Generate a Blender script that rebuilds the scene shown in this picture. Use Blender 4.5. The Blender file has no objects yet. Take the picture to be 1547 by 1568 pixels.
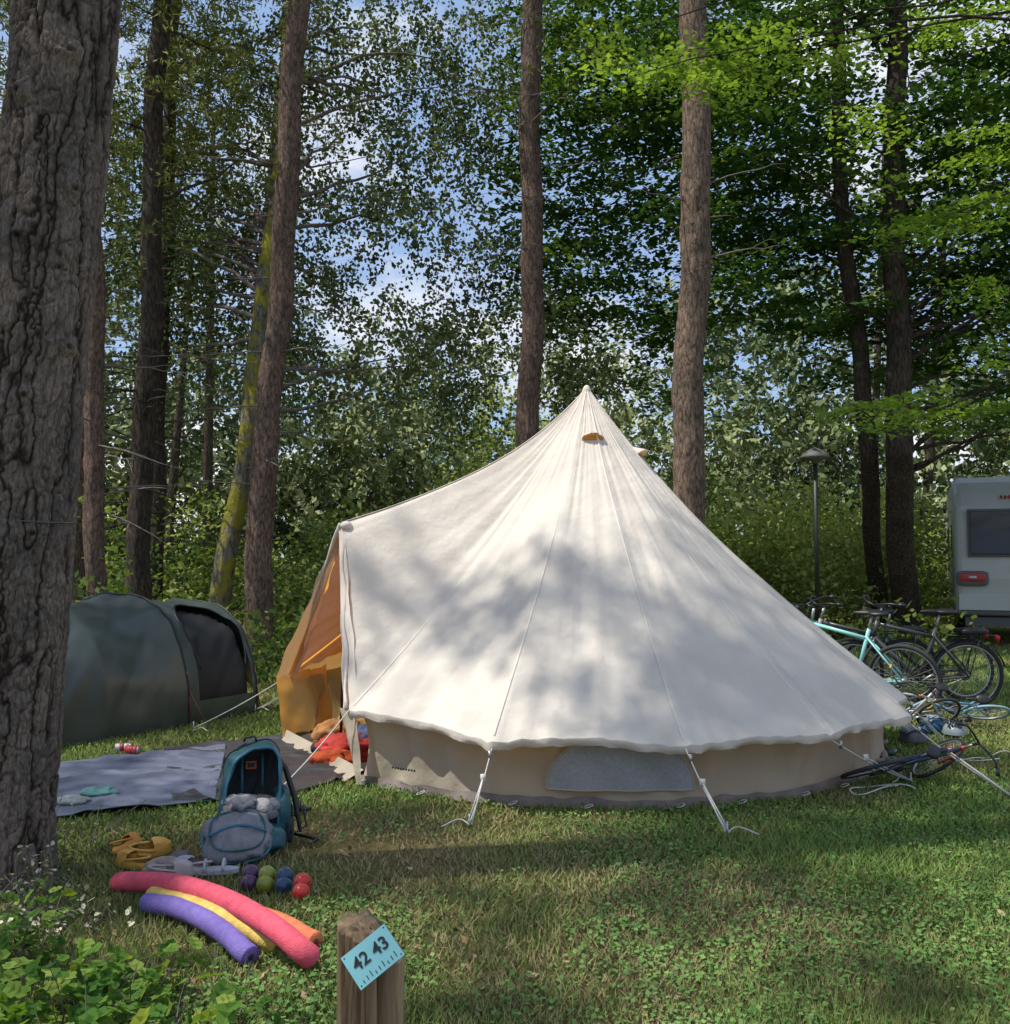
import bpy, math, random
import numpy as np
from mathutils import Matrix, Vector
rng=np.random.default_rng(7); random.seed(7)
scene=bpy.context.scene
# ------------------------------------------------------------------ camera
F=1500.0; PITCH=math.atan(66/1500.0); H=1.6
cp,sp=math.cos(PITCH),math.sin(PITCH)
cam=bpy.data.cameras.new("camera"); camo=bpy.data.objects.new("camera",cam); scene.collection.objects.link(camo)
camo.location=(0,0,H); camo.rotation_euler=(math.pi/2+PITCH,0,0)
cam.sensor_fit='HORIZONTAL'; cam.sensor_width=36; cam.lens=36*1500/1547.0; cam.clip_start=0.05; cam.clip_end=2000
scene.camera=camo
def P(px,py,Y):
    dx=(px-773.5)/F; dy=(784-py)/F
    yw=cp-dy*sp; zw=sp+dy*cp; k=Y/yw
    return np.array([dx*k,Y,H+zw*k])
def G(px,py,z=0.0):
    dx=(px-773.5)/F; dy=(784-py)/F
    yw=cp-dy*sp; zw=sp+dy*cp; k=(z-H)/zw
    return np.array([dx*k,yw*k,z])
# ------------------------------------------------------------------ light
S=np.array([-0.46,-0.10,0.84]); S/=np.linalg.norm(S)
elev=math.asin(S[2]); azi=math.atan2(S[0],S[1])
sun=bpy.data.lights.new("sun",'SUN'); sun.energy=5.0; sun.angle=math.radians(0.6); sun.color=(1,0.95,0.86)
suno=bpy.data.objects.new("sun",sun); scene.collection.objects.link(suno)
suno.rotation_euler=Vector(S).to_track_quat('Z','Y').to_euler(); suno.location=(-10,-8,20)
w=bpy.data.worlds.new("World"); scene.world=w; w.use_nodes=True
nt=w.node_tree; nt.nodes.clear()
out=nt.nodes.new('ShaderNodeOutputWorld'); bg=nt.nodes.new('ShaderNodeBackground'); sky=nt.nodes.new('ShaderNodeTexSky')
sky.sky_type='NISHITA'; sky.sun_disc=False; sky.sun_elevation=elev; sky.sun_rotation=azi; sky.air_density=1.0; sky.dust_density=1.0
tc=nt.nodes.new('ShaderNodeTexCoord'); mp=nt.nodes.new('ShaderNodeMapping'); mp.inputs['Scale'].default_value=(1,1,2.2)
nz=nt.nodes.new('ShaderNodeTexNoise'); nz.inputs['Scale'].default_value=3.0; nz.inputs['Detail'].default_value=7; nz.inputs['Roughness'].default_value=0.6
rp=nt.nodes.new('ShaderNodeValToRGB'); rp.color_ramp.elements[0].position=0.48; rp.color_ramp.elements[1].position=0.66
m0=nt.nodes.new('ShaderNodeMixRGB'); m0.inputs['Fac'].default_value=.6; m0.inputs['Color2'].default_value=(2.7,3.9,6.2,1)
mx=nt.nodes.new('ShaderNodeMixRGB'); mx.inputs['Color2'].default_value=(7.4,7.3,7.2,1)
nt.links.new(tc.outputs['Generated'],mp.inputs[0]); nt.links.new(mp.outputs[0],nz.inputs['Vector']); nt.links.new(nz.outputs['Fac'],rp.inputs[0])
nt.links.new(sky.outputs[0],m0.inputs['Color1']); nt.links.new(rp.outputs[0],mx.inputs['Fac']); nt.links.new(m0.outputs[0],mx.inputs['Color1']); nt.links.new(mx.outputs[0],bg.inputs[0]); nt.links.new(bg.outputs[0],out.inputs[0])
bg.inputs[1].default_value=0.15
scene.view_settings.view_transform='Standard'; scene.view_settings.look='None'; scene.view_settings.exposure=0
# ------------------------------------------------------------------ noise
def _h(i,seed):
    n=np.sin(i[...,0]*127.1+i[...,1]*311.7+i[...,2]*74.7+seed*13.37)*43758.5453
    return n-np.floor(n)
def vn(p,seed=0):
    p=np.asarray(p,float); i=np.floor(p); f=p-i; f=f*f*(3-2*f); r=0
    for a in (0,1):
        for b in (0,1):
            for c in (0,1):
                wgt=(f[...,0] if a else 1-f[...,0])*(f[...,1] if b else 1-f[...,1])*(f[...,2] if c else 1-f[...,2])
                r=r+wgt*_h(i+np.array([a,b,c]),seed)
    return r*2-1
def fbm(p,seed=0,o=3):
    r=0;a=1;p=np.asarray(p,float)
    for k in range(o): r=r+a*vn(p*2**k,seed+k); a*=.5
    return r
# ------------------------------------------------------------------ mesh helpers
def nrm(v): return v/(np.linalg.norm(v)+1e-12)
def empty(name,loc=(0,0,0)):
    e=bpy.data.objects.new(name,None); e.location=tuple(float(x) for x in loc); e.empty_display_size=.2
    scene.collection.objects.link(e); return e
def par(o,e):
    if e is not None:
        o.parent=e; o.matrix_parent_inverse=Matrix.Translation(e.location).inverted()
class MB:
    def __init__(s): s.V=[];s.F=[];s.M=[];s.n=0;s.T=None
    def add(s,v,f,m=0):
        v=np.asarray(v,float).reshape(-1,3)
        if s.T is not None: v=v@s.T[:3,:3].T+s.T[:3,3]
        s.V.append(v); s.F+= [tuple(int(x)+s.n for x in q) for q in f]; s.M+=[m]*len(f); s.n+=len(v)
    def tube(s,pts,rad,n=8,m=0,closed=False,caps=True):
        pts=np.asarray(pts,float); k=len(pts); rad=np.broadcast_to(np.asarray(rad,float),(k,))
        if closed: t=np.roll(pts,-1,0)-np.roll(pts,1,0)
        else: t=np.gradient(pts,axis=0)
        t/=np.linalg.norm(t,axis=1)[:,None]+1e-12
        up=np.array([0,0,1.]) if abs(t[0][2])<.9 else np.array([1.,0,0])
        u=nrm(np.cross(t[0],up)); U=[]
        for i in range(k):
            u=nrm(u-t[i]*np.dot(u,t[i])); U.append(u)
        U=np.array(U); W=np.cross(t,U)
        a=np.linspace(0,2*np.pi,n,endpoint=False)
        v=pts[:,None]+rad[:,None,None]*(np.cos(a)[None,:,None]*U[:,None]+np.sin(a)[None,:,None]*W[:,None])
        f=[]
        for i in range(k if closed else k-1):
            j=(i+1)%k
            for q in range(n):
                r=(q+1)%n; f.append((i*n+q,i*n+r,j*n+r,j*n+q))
        if caps and not closed: f.append(tuple(range(n))[::-1]); f.append(tuple((k-1)*n+q for q in range(n)))
        s.add(v,f,m)
    def grid(s,Pt,m=0,wrap=False):
        a,b=Pt.shape[:2]; f=[]
        for i in range(a-1):
            for j in range(b if wrap else b-1):
                k=(j+1)%b; f.append((i*b+j,i*b+k,(i+1)*b+k,(i+1)*b+j))
        s.add(Pt,f,m)
    def ell(s,c,r,m=0,e=1.0,nu=24,nv=14,noise=0,ns=6,R=None,seed=0):
        th=np.linspace(0,2*np.pi,nu,endpoint=False); ph=np.linspace(-np.pi/2+1e-3,np.pi/2-1e-3,nv)
        def sg(x): return np.sign(x)*np.abs(x)**e
        T,Ph=np.meshgrid(th,ph)
        v=np.stack([sg(np.cos(Ph))*sg(np.cos(T)),sg(np.cos(Ph))*sg(np.sin(T)),sg(np.sin(Ph))],-1)*np.asarray(r,float)
        if noise:
            n=fbm((v+np.asarray(c))*ns,seed,3); n=1-np.abs(n)*2
            v=v*(1+noise*n[...,None])
        if R is not None: v=v@np.asarray(R).T
        v=v+np.asarray(c)
        f=[]
        for i in range(nv-1):
            for j in range(nu):
                k=(j+1)%nu; f.append((i*nu+j,i*nu+k,(i+1)*nu+k,(i+1)*nu+j))
        f.append(tuple(range(nu))[::-1]); f.append(tuple((nv-1)*nu+q for q in range(nu)))
        s.add(v,f,m)
    def box(s,c,h,m=0,R=None):
        v=np.array([[x,y,z] for x in(-1,1) for y in(-1,1) for z in(-1,1)],float)*h
        if R is not None: v=v@np.asarray(R).T
        s.add(v+np.asarray(c),[(0,1,3,2),(4,6,7,5),(0,4,5,1),(2,3,7,6),(0,2,6,4),(1,5,7,3)],m)
    def build(s,name,mats,parent=None,smooth=True,bevel=0):
        me=bpy.data.meshes.new(name); me.from_pydata(np.concatenate(s.V).tolist(),[],s.F)
        for mt in mats: me.materials.append(mt)
        me.polygons.foreach_set('material_index',s.M)
        me.polygons.foreach_set('use_smooth',[smooth]*len(s.F)); me.update()
        o=bpy.data.objects.new(name,me); scene.collection.objects.link(o); par(o,parent)
        if bevel:
            b=o.modifiers.new('bevel','BEVEL'); b.width=bevel; b.segments=3; b.limit_method='ANGLE'
        return o
def npmesh(name,V,nper,mat,val=None,parent=None):
    N=len(V); me=bpy.data.meshes.new(name)
    me.vertices.add(N*nper); me.vertices.foreach_set('co',V.reshape(-1).astype(np.float32))
    me.loops.add(N*nper); me.loops.foreach_set('vertex_index',np.arange(N*nper,dtype=np.int32))
    me.polygons.add(N); me.polygons.foreach_set('loop_start',(np.arange(N)*nper).astype(np.int32))
    me.polygons.foreach_set('loop_total',np.full(N,nper,np.int32))
    me.update(calc_edges=True)
    if val is not None:
        a=me.attributes.new('v','FLOAT','FACE'); a.data.foreach_set('value',np.asarray(val,np.float32))
    me.materials.append(mat)
    o=bpy.data.objects.new(name,me); scene.collection.objects.link(o); par(o,parent); return o
# ------------------------------------------------------------------ materials
def newmat(name):
    m=bpy.data.materials.new(name); m.use_nodes=True; return m,m.node_tree,m.node_tree.nodes['Principled BSDF']
def simple(name,col,rough=.6,var=.25,scale=8,bump=0,bscale=60,metal=0,spec=.5,stretch=(1,1,1),col2=None):
    m,t,b=newmat(name); b.inputs['Roughness'].default_value=rough; b.inputs['Metallic'].default_value=metal
    b.inputs['Specular IOR Level'].default_value=spec
    tc=t.nodes.new('ShaderNodeTexCoord'); mp=t.nodes.new('ShaderNodeMapping'); mp.inputs['Scale'].default_value=stretch
    t.links.new(tc.outputs['Object'],mp.inputs[0])
    n=t.nodes.new('ShaderNodeTexNoise'); n.inputs['Scale'].default_value=scale; n.inputs['Detail'].default_value=5
    r=t.nodes.new('ShaderNodeValToRGB'); c=np.array(col)
    r.color_ramp.elements[0].position=.3; r.color_ramp.elements[1].position=.7
    r.color_ramp.elements[0].color=(*(c*(1-var)),1); r.color_ramp.elements[1].color=(*(np.array(col2) if col2 is not None else np.minimum(c*(1+var*.6),1)),1)
    t.links.new(mp.outputs[0],n.inputs['Vector']); t.links.new(n.outputs['Fac'],r.inputs[0]); t.links.new(r.outputs[0],b.inputs['Base Color'])
    if bump:
        n2=t.nodes.new('ShaderNodeTexNoise'); n2.inputs['Scale'].default_value=bscale; n2.inputs['Detail'].default_value=4
        bp=t.nodes.new('ShaderNodeBump'); bp.inputs['Strength'].default_value=bump; bp.inputs['Distance'].default_value=.01
        t.links.new(mp.outputs[0],n2.inputs['Vector']); t.links.new(n2.outputs['Fac'],bp.inputs['Height']); t.links.new(bp.outputs[0],b.inputs['Normal'])
    return m
def leafmat(name,cols,tr=0):
    m=bpy.data.materials.new(name); m.use_nodes=True; t=m.node_tree; t.nodes.clear()
    o=t.nodes.new('ShaderNodeOutputMaterial'); b=t.nodes.new('ShaderNodeBsdfDiffuse')
    a=t.nodes.new('ShaderNodeAttribute'); a.attribute_name='v'
    r=t.nodes.new('ShaderNodeValToRGB'); e=r.color_ramp.elements
    e[0].color=(*cols[0],1); e[1].color=(*cols[-1],1)
    for i,c in enumerate(cols[1:-1]): q=e.new((i+1)/(len(cols)-1)); q.color=(*c,1)
    t.links.new(a.outputs['Fac'],r.inputs[0]); t.links.new(r.outputs[0],b.inputs[0])
    last=b
    if tr>0:
        tl=t.nodes.new('ShaderNodeBsdfTranslucent'); hs=t.nodes.new('ShaderNodeMixRGB'); hs.blend_type='MULTIPLY'; hs.inputs[0].default_value=1
        hs.inputs[2].default_value=(1.8,1.7,.65,1); t.links.new(r.outputs[0],hs.inputs[1]); t.links.new(hs.outputs[0],tl.inputs[0])
        ms=t.nodes.new('ShaderNodeMixShader'); ms.inputs[0].default_value=tr
        t.links.new(b.outputs[0],ms.inputs[1]); t.links.new(tl.outputs[0],ms.inputs[2]); last=ms
    t.links.new(last.outputs[0],o.inputs[0])
    return m
L_birch=leafmat('birch_leaf',[(.06,.09,.04),(.13,.165,.065),(.23,.27,.11)])
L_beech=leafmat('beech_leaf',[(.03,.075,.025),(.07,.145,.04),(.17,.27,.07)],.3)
L_canopy=leafmat('shade_crown_leaf',[(.04,.08,.03),(.08,.13,.04),(.14,.2,.06)])
L_bright=leafmat('beech_leaf_lit',[(.09,.165,.035),(.16,.26,.05),(.24,.35,.08)],.45)  # beech leaf copy with the sunlit tone put into its colour
L_pine=leafmat('pine_needles',[(.06,.09,.035),(.14,.175,.055),(.27,.28,.08)])
L_bush=leafmat('bush_leaf',[(.06,.10,.035),(.15,.21,.06),(.36,.41,.14)],.35)
L_far=leafmat('far_leaf',[(.08,.12,.06),(.19,.235,.11),(.36,.39,.19)])
L_grass=leafmat('grass_blade',[(.36,.29,.16),(.26,.27,.10),(.15,.235,.06),(.23,.34,.09)])
L_clover=leafmat('clover_leaf',[(.08,.17,.05),(.14,.25,.07),(.22,.34,.11)])
L_dry=leafmat('dry_leaf',[(.16,.085,.045),(.32,.2,.11),(.52,.4,.25)])
L_plant=leafmat('plant_leaf',[(.04,.10,.025),(.10,.20,.04),(.26,.33,.08)],.35)
L_pale=leafmat('pale_leaf',[(.2,.2,.1),(.42,.40,.25),(.7,.65,.5)])
def barkmat(name,c0,c1,c2,attr=False,sc=16,moss=None,zs=.28):
    m,t,b=newmat(name); b.inputs['Roughness'].default_value=.9; b.inputs['Specular IOR Level'].default_value=.2
    tc=t.nodes.new('ShaderNodeTexCoord'); mp=t.nodes.new('ShaderNodeMapping'); mp.inputs['Scale'].default_value=(1,1,zs)
    t.links.new(tc.outputs['Object'],mp.inputs[0])
    v=t.nodes.new('ShaderNodeTexVoronoi'); v.feature='DISTANCE_TO_EDGE'; v.inputs['Scale'].default_value=sc
    n=t.nodes.new('ShaderNodeTexNoise'); n.inputs['Scale'].default_value=sc*1.5; n.inputs['Detail'].default_value=8; n.inputs['Roughness'].default_value=.75
    n0=t.nodes.new('ShaderNodeTexNoise'); n0.inputs['Scale'].default_value=4; n0.inputs['Detail'].default_value=4
    mxv=t.nodes.new('ShaderNodeMixRGB'); mxv.inputs[0].default_value=.08
    t.links.new(mp.outputs[0],mxv.inputs[1]); t.links.new(n.outputs['Color'],mxv.inputs[2]); t.links.new(mxv.outputs[0],v.inputs['Vector'])
    t.links.new(mp.outputs[0],n.inputs['Vector']); t.links.new(tc.outputs['Object'],n0.inputs['Vector'])
    r=t.nodes.new('ShaderNodeValToRGB'); r.color_ramp.elements[0].color=(*c0,1); r.color_ramp.elements[1].color=(*c1,1)
    r.color_ramp.elements[0].position=.02; r.color_ramp.elements[1].position=.24
    if attr:
        a=t.nodes.new('ShaderNodeAttribute'); a.attribute_name='h'; t.links.new(a.outputs['Fac'],r.inputs[0]); r.color_ramp.elements[1].position=.6; r.color_ramp.elements[0].position=.1
    else: t.links.new(v.outputs['Distance'],r.inputs[0])
    r2=t.nodes.new('ShaderNodeValToRGB'); r2.color_ramp.elements[0].position=.42; r2.color_ramp.elements[1].position=.62
    t.links.new(n.outputs['Fac'],r2.inputs[0])
    mx=t.nodes.new('ShaderNodeMixRGB'); mx.inputs[2].default_value=(*c2,1)
    mu=t.nodes.new('ShaderNodeMath'); mu.operation='MULTIPLY'; mu.inputs[1].default_value=.6
    t.links.new(r2.outputs[0],mu.inputs[0])
    if attr:
        mu2=t.nodes.new('ShaderNodeMath'); mu2.operation='MULTIPLY'; t.links.new(mu.outputs[0],mu2.inputs[0]); t.links.new(a.outputs['Fac'],mu2.inputs[1]); t.links.new(mu2.outputs[0],mx.inputs[0]); mu.inputs[1].default_value=1.2
    else: t.links.new(mu.outputs[0],mx.inputs[0])
    t.links.new(r.outputs[0],mx.inputs[1])
    last=mx
    if moss:
        r3=t.nodes.new('ShaderNodeValToRGB'); r3.color_ramp.elements[0].position=.44; r3.color_ramp.elements[1].position=.56; t.links.new(n0.outputs['Fac'],r3.inputs[0])
        m3=t.nodes.new('ShaderNodeMixRGB'); m3.inputs[2].default_value=(*moss,1); t.links.new(r3.outputs[0],m3.inputs[0]); t.links.new(mx.outputs[0],m3.inputs[1]); last=m3
    else:
        r3=t.nodes.new('ShaderNodeValToRGB'); r3.color_ramp.elements[0].position=.35; r3.color_ramp.elements[0].color=(.75,.75,.74,1); r3.color_ramp.elements[1].position=.65; r3.color_ramp.elements[1].color=(1.2,1.12,1.06,1); t.links.new(n0.outputs['Fac'],r3.inputs[0])
        m3=t.nodes.new('ShaderNodeMixRGB'); m3.blend_type='MULTIPLY'; m3.inputs[0].default_value=1; t.links.new(mx.outputs[0],m3.inputs[1]); t.links.new(r3.outputs[0],m3.inputs[2]); last=m3
    t.links.new(last.outputs[0],b.inputs['Base Color'])
    bp=t.nodes.new('ShaderNodeBump'); bp.inputs['Strength'].default_value=1.0; bp.inputs['Distance'].default_value=.025
    ad=t.nodes.new('ShaderNodeMath'); ad.operation='ADD'
    mul=t.nodes.new('ShaderNodeMath'); mul.operation='MULTIPLY'; mul.inputs[1].default_value=.3 if attr else 2.6
    t.links.new(v.outputs['Distance'],mul.inputs[0]); t.links.new(mul.outputs[0],ad.inputs[0]); t.links.new(n.outputs['Fac'],ad.inputs[1])
    t.links.new(ad.outputs[0],bp.inputs['Height']); t.links.new(bp.outputs[0],b.inputs['Normal'])
    return m
B_big=barkmat('pine_bark_near',(.035,.026,.02),(.20,.155,.13),(.38,.335,.30),attr=True,sc=60)
B_pine=barkmat('pine_bark',(.07,.045,.035),(.28,.185,.145),(.41,.32,.275),sc=22,zs=.33)
B_pine4=barkmat('pine_bark_b',(.075,.048,.036),(.33,.225,.165),(.50,.41,.335),sc=21,zs=.33)
B_dark=barkmat('dark_bark',(.03,.022,.018),(.11,.085,.066),(.18,.15,.125),sc=20)
B_moss=barkmat('mossy_bark',(.07,.06,.04),(.26,.24,.18),(.38,.36,.29),sc=16,moss=(.38,.34,.05))
M_twig=simple('twig',(.16,.135,.12),.9,.4)
# ------------------------------------------------------------------ foliage
def leafquads(c,nml,L,Wd):
    N=len(c); nml=nml/(np.linalg.norm(nml,axis=1)[:,None]+1e-9)
    r=rng.normal(size=(N,3)); a=r-nml*np.sum(r*nml,1)[:,None]; a/=np.linalg.norm(a,axis=1)[:,None]+1e-9
    b=np.cross(nml,a); L=np.broadcast_to(L,(N,))[:,None]; Wd=np.broadcast_to(Wd,(N,))[:,None]
    return np.stack([c-a*L*.5,c+b*Wd*.5-a*L*.05,c+a*L*.5,c-b*Wd*.5-a*L*.05],1)
def sprays(cen,style,K,R,leaf,asp=.6,vbias=0):
    M=len(cen); R=np.broadcast_to(R,(M,)); 
    g=rng.normal(size=(M,K,3))
    cv=rng.normal(size=(M,1))*.2
    if style=='flat':
        az=rng.uniform(0,2*np.pi,M)
        u=rng.uniform(0,1,(M,K))**.6; fan=rng.normal(size=(M,K))*.5
        fan=np.round(fan*5)/5+rng.normal(size=(M,K))*.05
        dx=u*np.cos(az[:,None]+fan)-.5*np.cos(az)[:,None]; dy=u*np.sin(az[:,None]+fan)-.5*np.sin(az)[:,None]
        dz=-.22*u*u+g[...,2]*.035+.12
        off=np.stack([dx,dy,dz],-1)*2*R[:,None,None]; n=np.stack([g[...,0]*.45,g[...,1]*.45,np.ones((M,K))],-1)
    elif style=='ball':
        off=g*R[:,None,None]*np.array([.55,.55,.42]); n=rng.normal(size=(M,K,3)); n[...,2]=np.abs(n[...,2])+.3
    elif style=='droop':
        s=rng.integers(0,6,(M,K)); so=rng.normal(size=(M,6,2))*.55
        hx=np.take_along_axis(so[...,0],s,1); hy=np.take_along_axis(so[...,1],s,1)
        t=rng.uniform(0,1,(M,K))
        off=np.stack([hx*(.4+.6*t)+g[...,0]*.09,hy*(.4+.6*t)+g[...,1]*.09,.4-t*.9-np.abs(hx)*.2],-1)*R[:,None,None]
        n=rng.normal(size=(M,K,3)); n[...,2]*=.7
    elif style=='needle':
        s=rng.integers(0,8,(M,K)); so=rng.normal(size=(M,8,3))*np.array([.6,.6,.25])
        c=np.take_along_axis(so,s[...,None].repeat(3,2),1)
        off=(c+g*.09)*R[:,None,None]; n=rng.normal(size=(M,K,3))
    c=(cen[:,None]+off).reshape(-1,3); n=n.reshape(-1,3)
    N=len(c); L=leaf*rng.uniform(.6,1.3,N)
    v=np.clip(.45+vbias+cv.repeat(K,1).reshape(-1)+rng.normal(size=N)*.17,0,1)
    return leafquads(c,n,L,L*asp),v
def rnd_ell(c,r,n,hollow=.3):
    d=rng.normal(size=(n,3)); d/=np.linalg.norm(d,axis=1)[:,None]
    return np.asarray(c)+d*(rng.uniform(hollow**3,1,n)**(1/3))[:,None]*np.asarray(r)
def trunk_path(pts,k):
    pts=np.array(pts); d=np.r_[0,np.cumsum(np.linalg.norm(np.diff(pts,axis=0),axis=1))]
    s=np.linspace(0,d[-1],k); return np.stack([np.interp(s,d,pts[:,i]) for i in range(3)],1)
def trunk(mb,pts,r0,r1,k=170,n=36,flare=.35,rough=.05,knots=14):
    p=trunk_path(pts,k); t=np.linspace(0,1,k)
    h=p[:,2]; p[:,0]+=.035*np.sin(h*1.1+p[0,0]*3)+.018*np.sin(h*2.7)
    r=r0+(r1-r0)*t+r0*flare*np.exp(-h*3)
    a=np.linspace(0,2*np.pi,n,endpoint=False)
    q=np.stack([np.cos(a)[None]*1.+0*h[:,None],np.sin(a)[None]+0*h[:,None],0*a[None]+h[:,None]*.8],-1)
    rr=r[:,None]*(1+rough*fbm(q*3,int(abs(p[0,0])*10),3)+.05*vn(q*np.array([9,9,4]),5))
    for _ in range(knots):
        kz=rng.uniform(1,11); ka=rng.uniform(0,2*np.pi); da=(a[None]-ka+np.pi)%(2*np.pi)-np.pi
        rr=rr+.035*np.exp(-((da*r0)**2+(h[:,None]-kz)**2)/.004)
    V=np.stack([p[:,0,None]+rr*np.cos(a),p[:,1,None]+rr*np.sin(a),p[:,2,None]+0*rr],-1)
    mb.grid(V,0,wrap=True); return p
def branch(mb,p0,d,L,r,m=1,sub=3,droop=.15,n=5):
    k=7; t=np.linspace(0,1,k)[:,None]; side=nrm(np.cross(d,[0,0,1.])+1e-6)
    c=p0+d*L*t+side*L*.12*rng.normal()*np.sin(t*3)+np.array([0,0,-droop*L])*t**2+rng.normal(size=(k,3))*L*.02*t
    mb.tube(c,r*(1-.8*t[:,0]),n,m,caps=False)
    for j in range(sub):
        s=rng.uniform(.25,.9); i=int(s*(k-1)); d2=nrm(d+side*rng.choice([-1,1])*rng.uniform(.5,1.2)+rng.normal(size=3)*.2)
        branch(mb,c[i],d2,L*(1-s*.6)*.5,r*.5,m,0,droop,4)
    return c[-1]
def forest_tree(name,pts,r0,r1,bark,dead=30,deadz=(1.5,9),deadL=1.6,crown=None,leafmat=None,style='needle',K=120,R=.8,leaf=.1,asp=.6,limbs=5,vb=0,flare=.3):
    e=empty(name,pts[0]); mb=MB(); p=trunk(mb,pts,r0,r1,flare=flare)
    for i in range(dead):
        z=rng.uniform(*deadz); j=int(np.argmin(abs(p[:,2]-z))); a=rng.uniform(0,2*np.pi)
        d=nrm(np.array([math.cos(a),math.sin(a),rng.uniform(-.15,.35)])); L=deadL*rng.uniform(.1,1)**1.3
        branch(mb,p[j],d,L,.007+.007*L,1,int(rng.integers(1,5)),rng.uniform(0,.3))
    if crown is not None:
        allv=[];allw=[]
        for (c,r,n_) in crown:
            cen=rnd_ell(c,r,n_); cen=cen[cen[:,2]>1.0]
            V,v=sprays(cen,style,K,R,leaf,asp,vb); allv.append(V); allw.append(v)
            for q in cen[rng.permutation(len(cen))[:limbs]]:
                j=int(np.argmin(abs(p[:,2]-max(q[2]-rng.uniform(.3,1.8),2.0))))
                a=p[j]; D=np.linalg.norm(q-a)
                if D>3.6: continue
                mid=(a+q)/2+np.array([0,0,.15*D])*rng.uniform(-.3,1)+rng.normal(size=3)*.1*D
                t=np.linspace(0,1,9)[:,None]; cur=(1-t)**2*a+2*t*(1-t)*mid+t*t*q+rng.normal(size=(9,3))*.03
                mb.tube(cur,np.linspace(.012+.010*D,.005,9),5,1,caps=False)
        npmesh('foliage',np.concatenate(allv),4,leafmat,np.concatenate(allw),e)
    mb.build('trunk_and_limbs',[bark,bark if bark in (B_dark,) else M_twig],e)
    return e
# ---- ground
def ground():
    xs=np.r_[-400,-150,-60,np.linspace(-14,14,113),60,150,400]; ys=np.r_[-60,-20,np.linspace(-2,26,113),60,150,600]
    X,Y=np.meshgrid(xs,ys); near=(np.abs(X)<13)&(Y>-1)&(Y<25)
    Z=np.where(near,.012*fbm(np.stack([X*1.2,Y*1.2,0*X],-1),3,3),0)-.006
    mb=MB(); mb.grid(np.stack([X,Y,Z],-1)[:, :],0)
    m,t,b=newmat('lawn_soil'); b.inputs['Roughness'].default_value=.95; b.inputs['Specular IOR Level'].default_value=.1
    tc=t.nodes.new('ShaderNodeTexCoord')
    def N(s,d=6,ro=.6):
        n=t.nodes.new('ShaderNodeTexNoise'); n.inputs['Scale'].default_value=s; n.inputs['Detail'].default_value=d; n.inputs['Roughness'].default_value=ro
        t.links.new(tc.outputs['Object'],n.inputs['Vector']); return n
    n1=N(.55); n2=N(35,8,.75); n3=N(6,6,.7)
    r1=t.nodes.new('ShaderNodeValToRGB'); e=r1.color_ramp.elements
    e[0].position=.35; e[0].color=(.26,.20,.125,1); e[1].position=.60; e[1].color=(.12,.17,.055,1); q=e.new(.48); q.color=(.19,.19,.085,1)
    r2=t.nodes.new('ShaderNodeValToRGB'); e=r2.color_ramp.elements; e[0].position=.35; e[0].color=(.45,.42,.35,1); e[1].position=.7; e[1].color=(1.5,1.4,1.2,1)
    r3=t.nodes.new('ShaderNodeValToRGB'); e=r3.color_ramp.elements; e[0].position=.3; e[0].color=(.7,.7,.7,1); e[1].position=.7; e[1].color=(1.25,1.2,1.1,1)
    a=t.nodes.new('ShaderNodeMixRGB'); a.blend_type='MULTIPLY'; a.inputs[0].default_value=1
    a2=t.nodes.new('ShaderNodeMixRGB'); a2.blend_type='MULTIPLY'; a2.inputs[0].default_value=1
    t.links.new(n1.outputs['Fac'],r1.inputs[0]); t.links.new(n2.outputs['Fac'],r2.inputs[0]); t.links.new(n3.outputs['Fac'],r3.inputs[0])
    t.links.new(r1.outputs[0],a.inputs[1]); t.links.new(r2.outputs[0],a.inputs[2]); t.links.new(a.outputs[0],a2.inputs[1]); t.links.new(r3.outputs[0],a2.inputs[2]); t.links.new(a2.outputs[0],b.inputs['Base Color'])
    bp=t.nodes.new('ShaderNodeBump'); bp.inputs['Distance'].default_value=.03; t.links.new(n2.outputs['Fac'],bp.inputs['Height']); t.links.new(bp.outputs[0],b.inputs['Normal'])
    mb.build('ground',[m])
ground()
TC=np.array([.73,8.7])
def inpoly(x,y,poly):
    r=np.zeros(len(x),bool); n=len(poly)
    for i in range(n):
        x1,y1=poly[i][:2]; x2,y2=poly[(i+1)%n][:2]
        c=((y1>y)!=(y2>y))&(x<(x2-x1)*(y-y1)/((y2-y1)+1e-12)+x1); r^=c
    return r
MATA=[G(60,1176),G(345,1150),G(330,1232),G(60,1262)]
MATB=[G(250,1150),G(470,1128),G(575,1185),G(430,1224),G(265,1238)]
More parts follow.
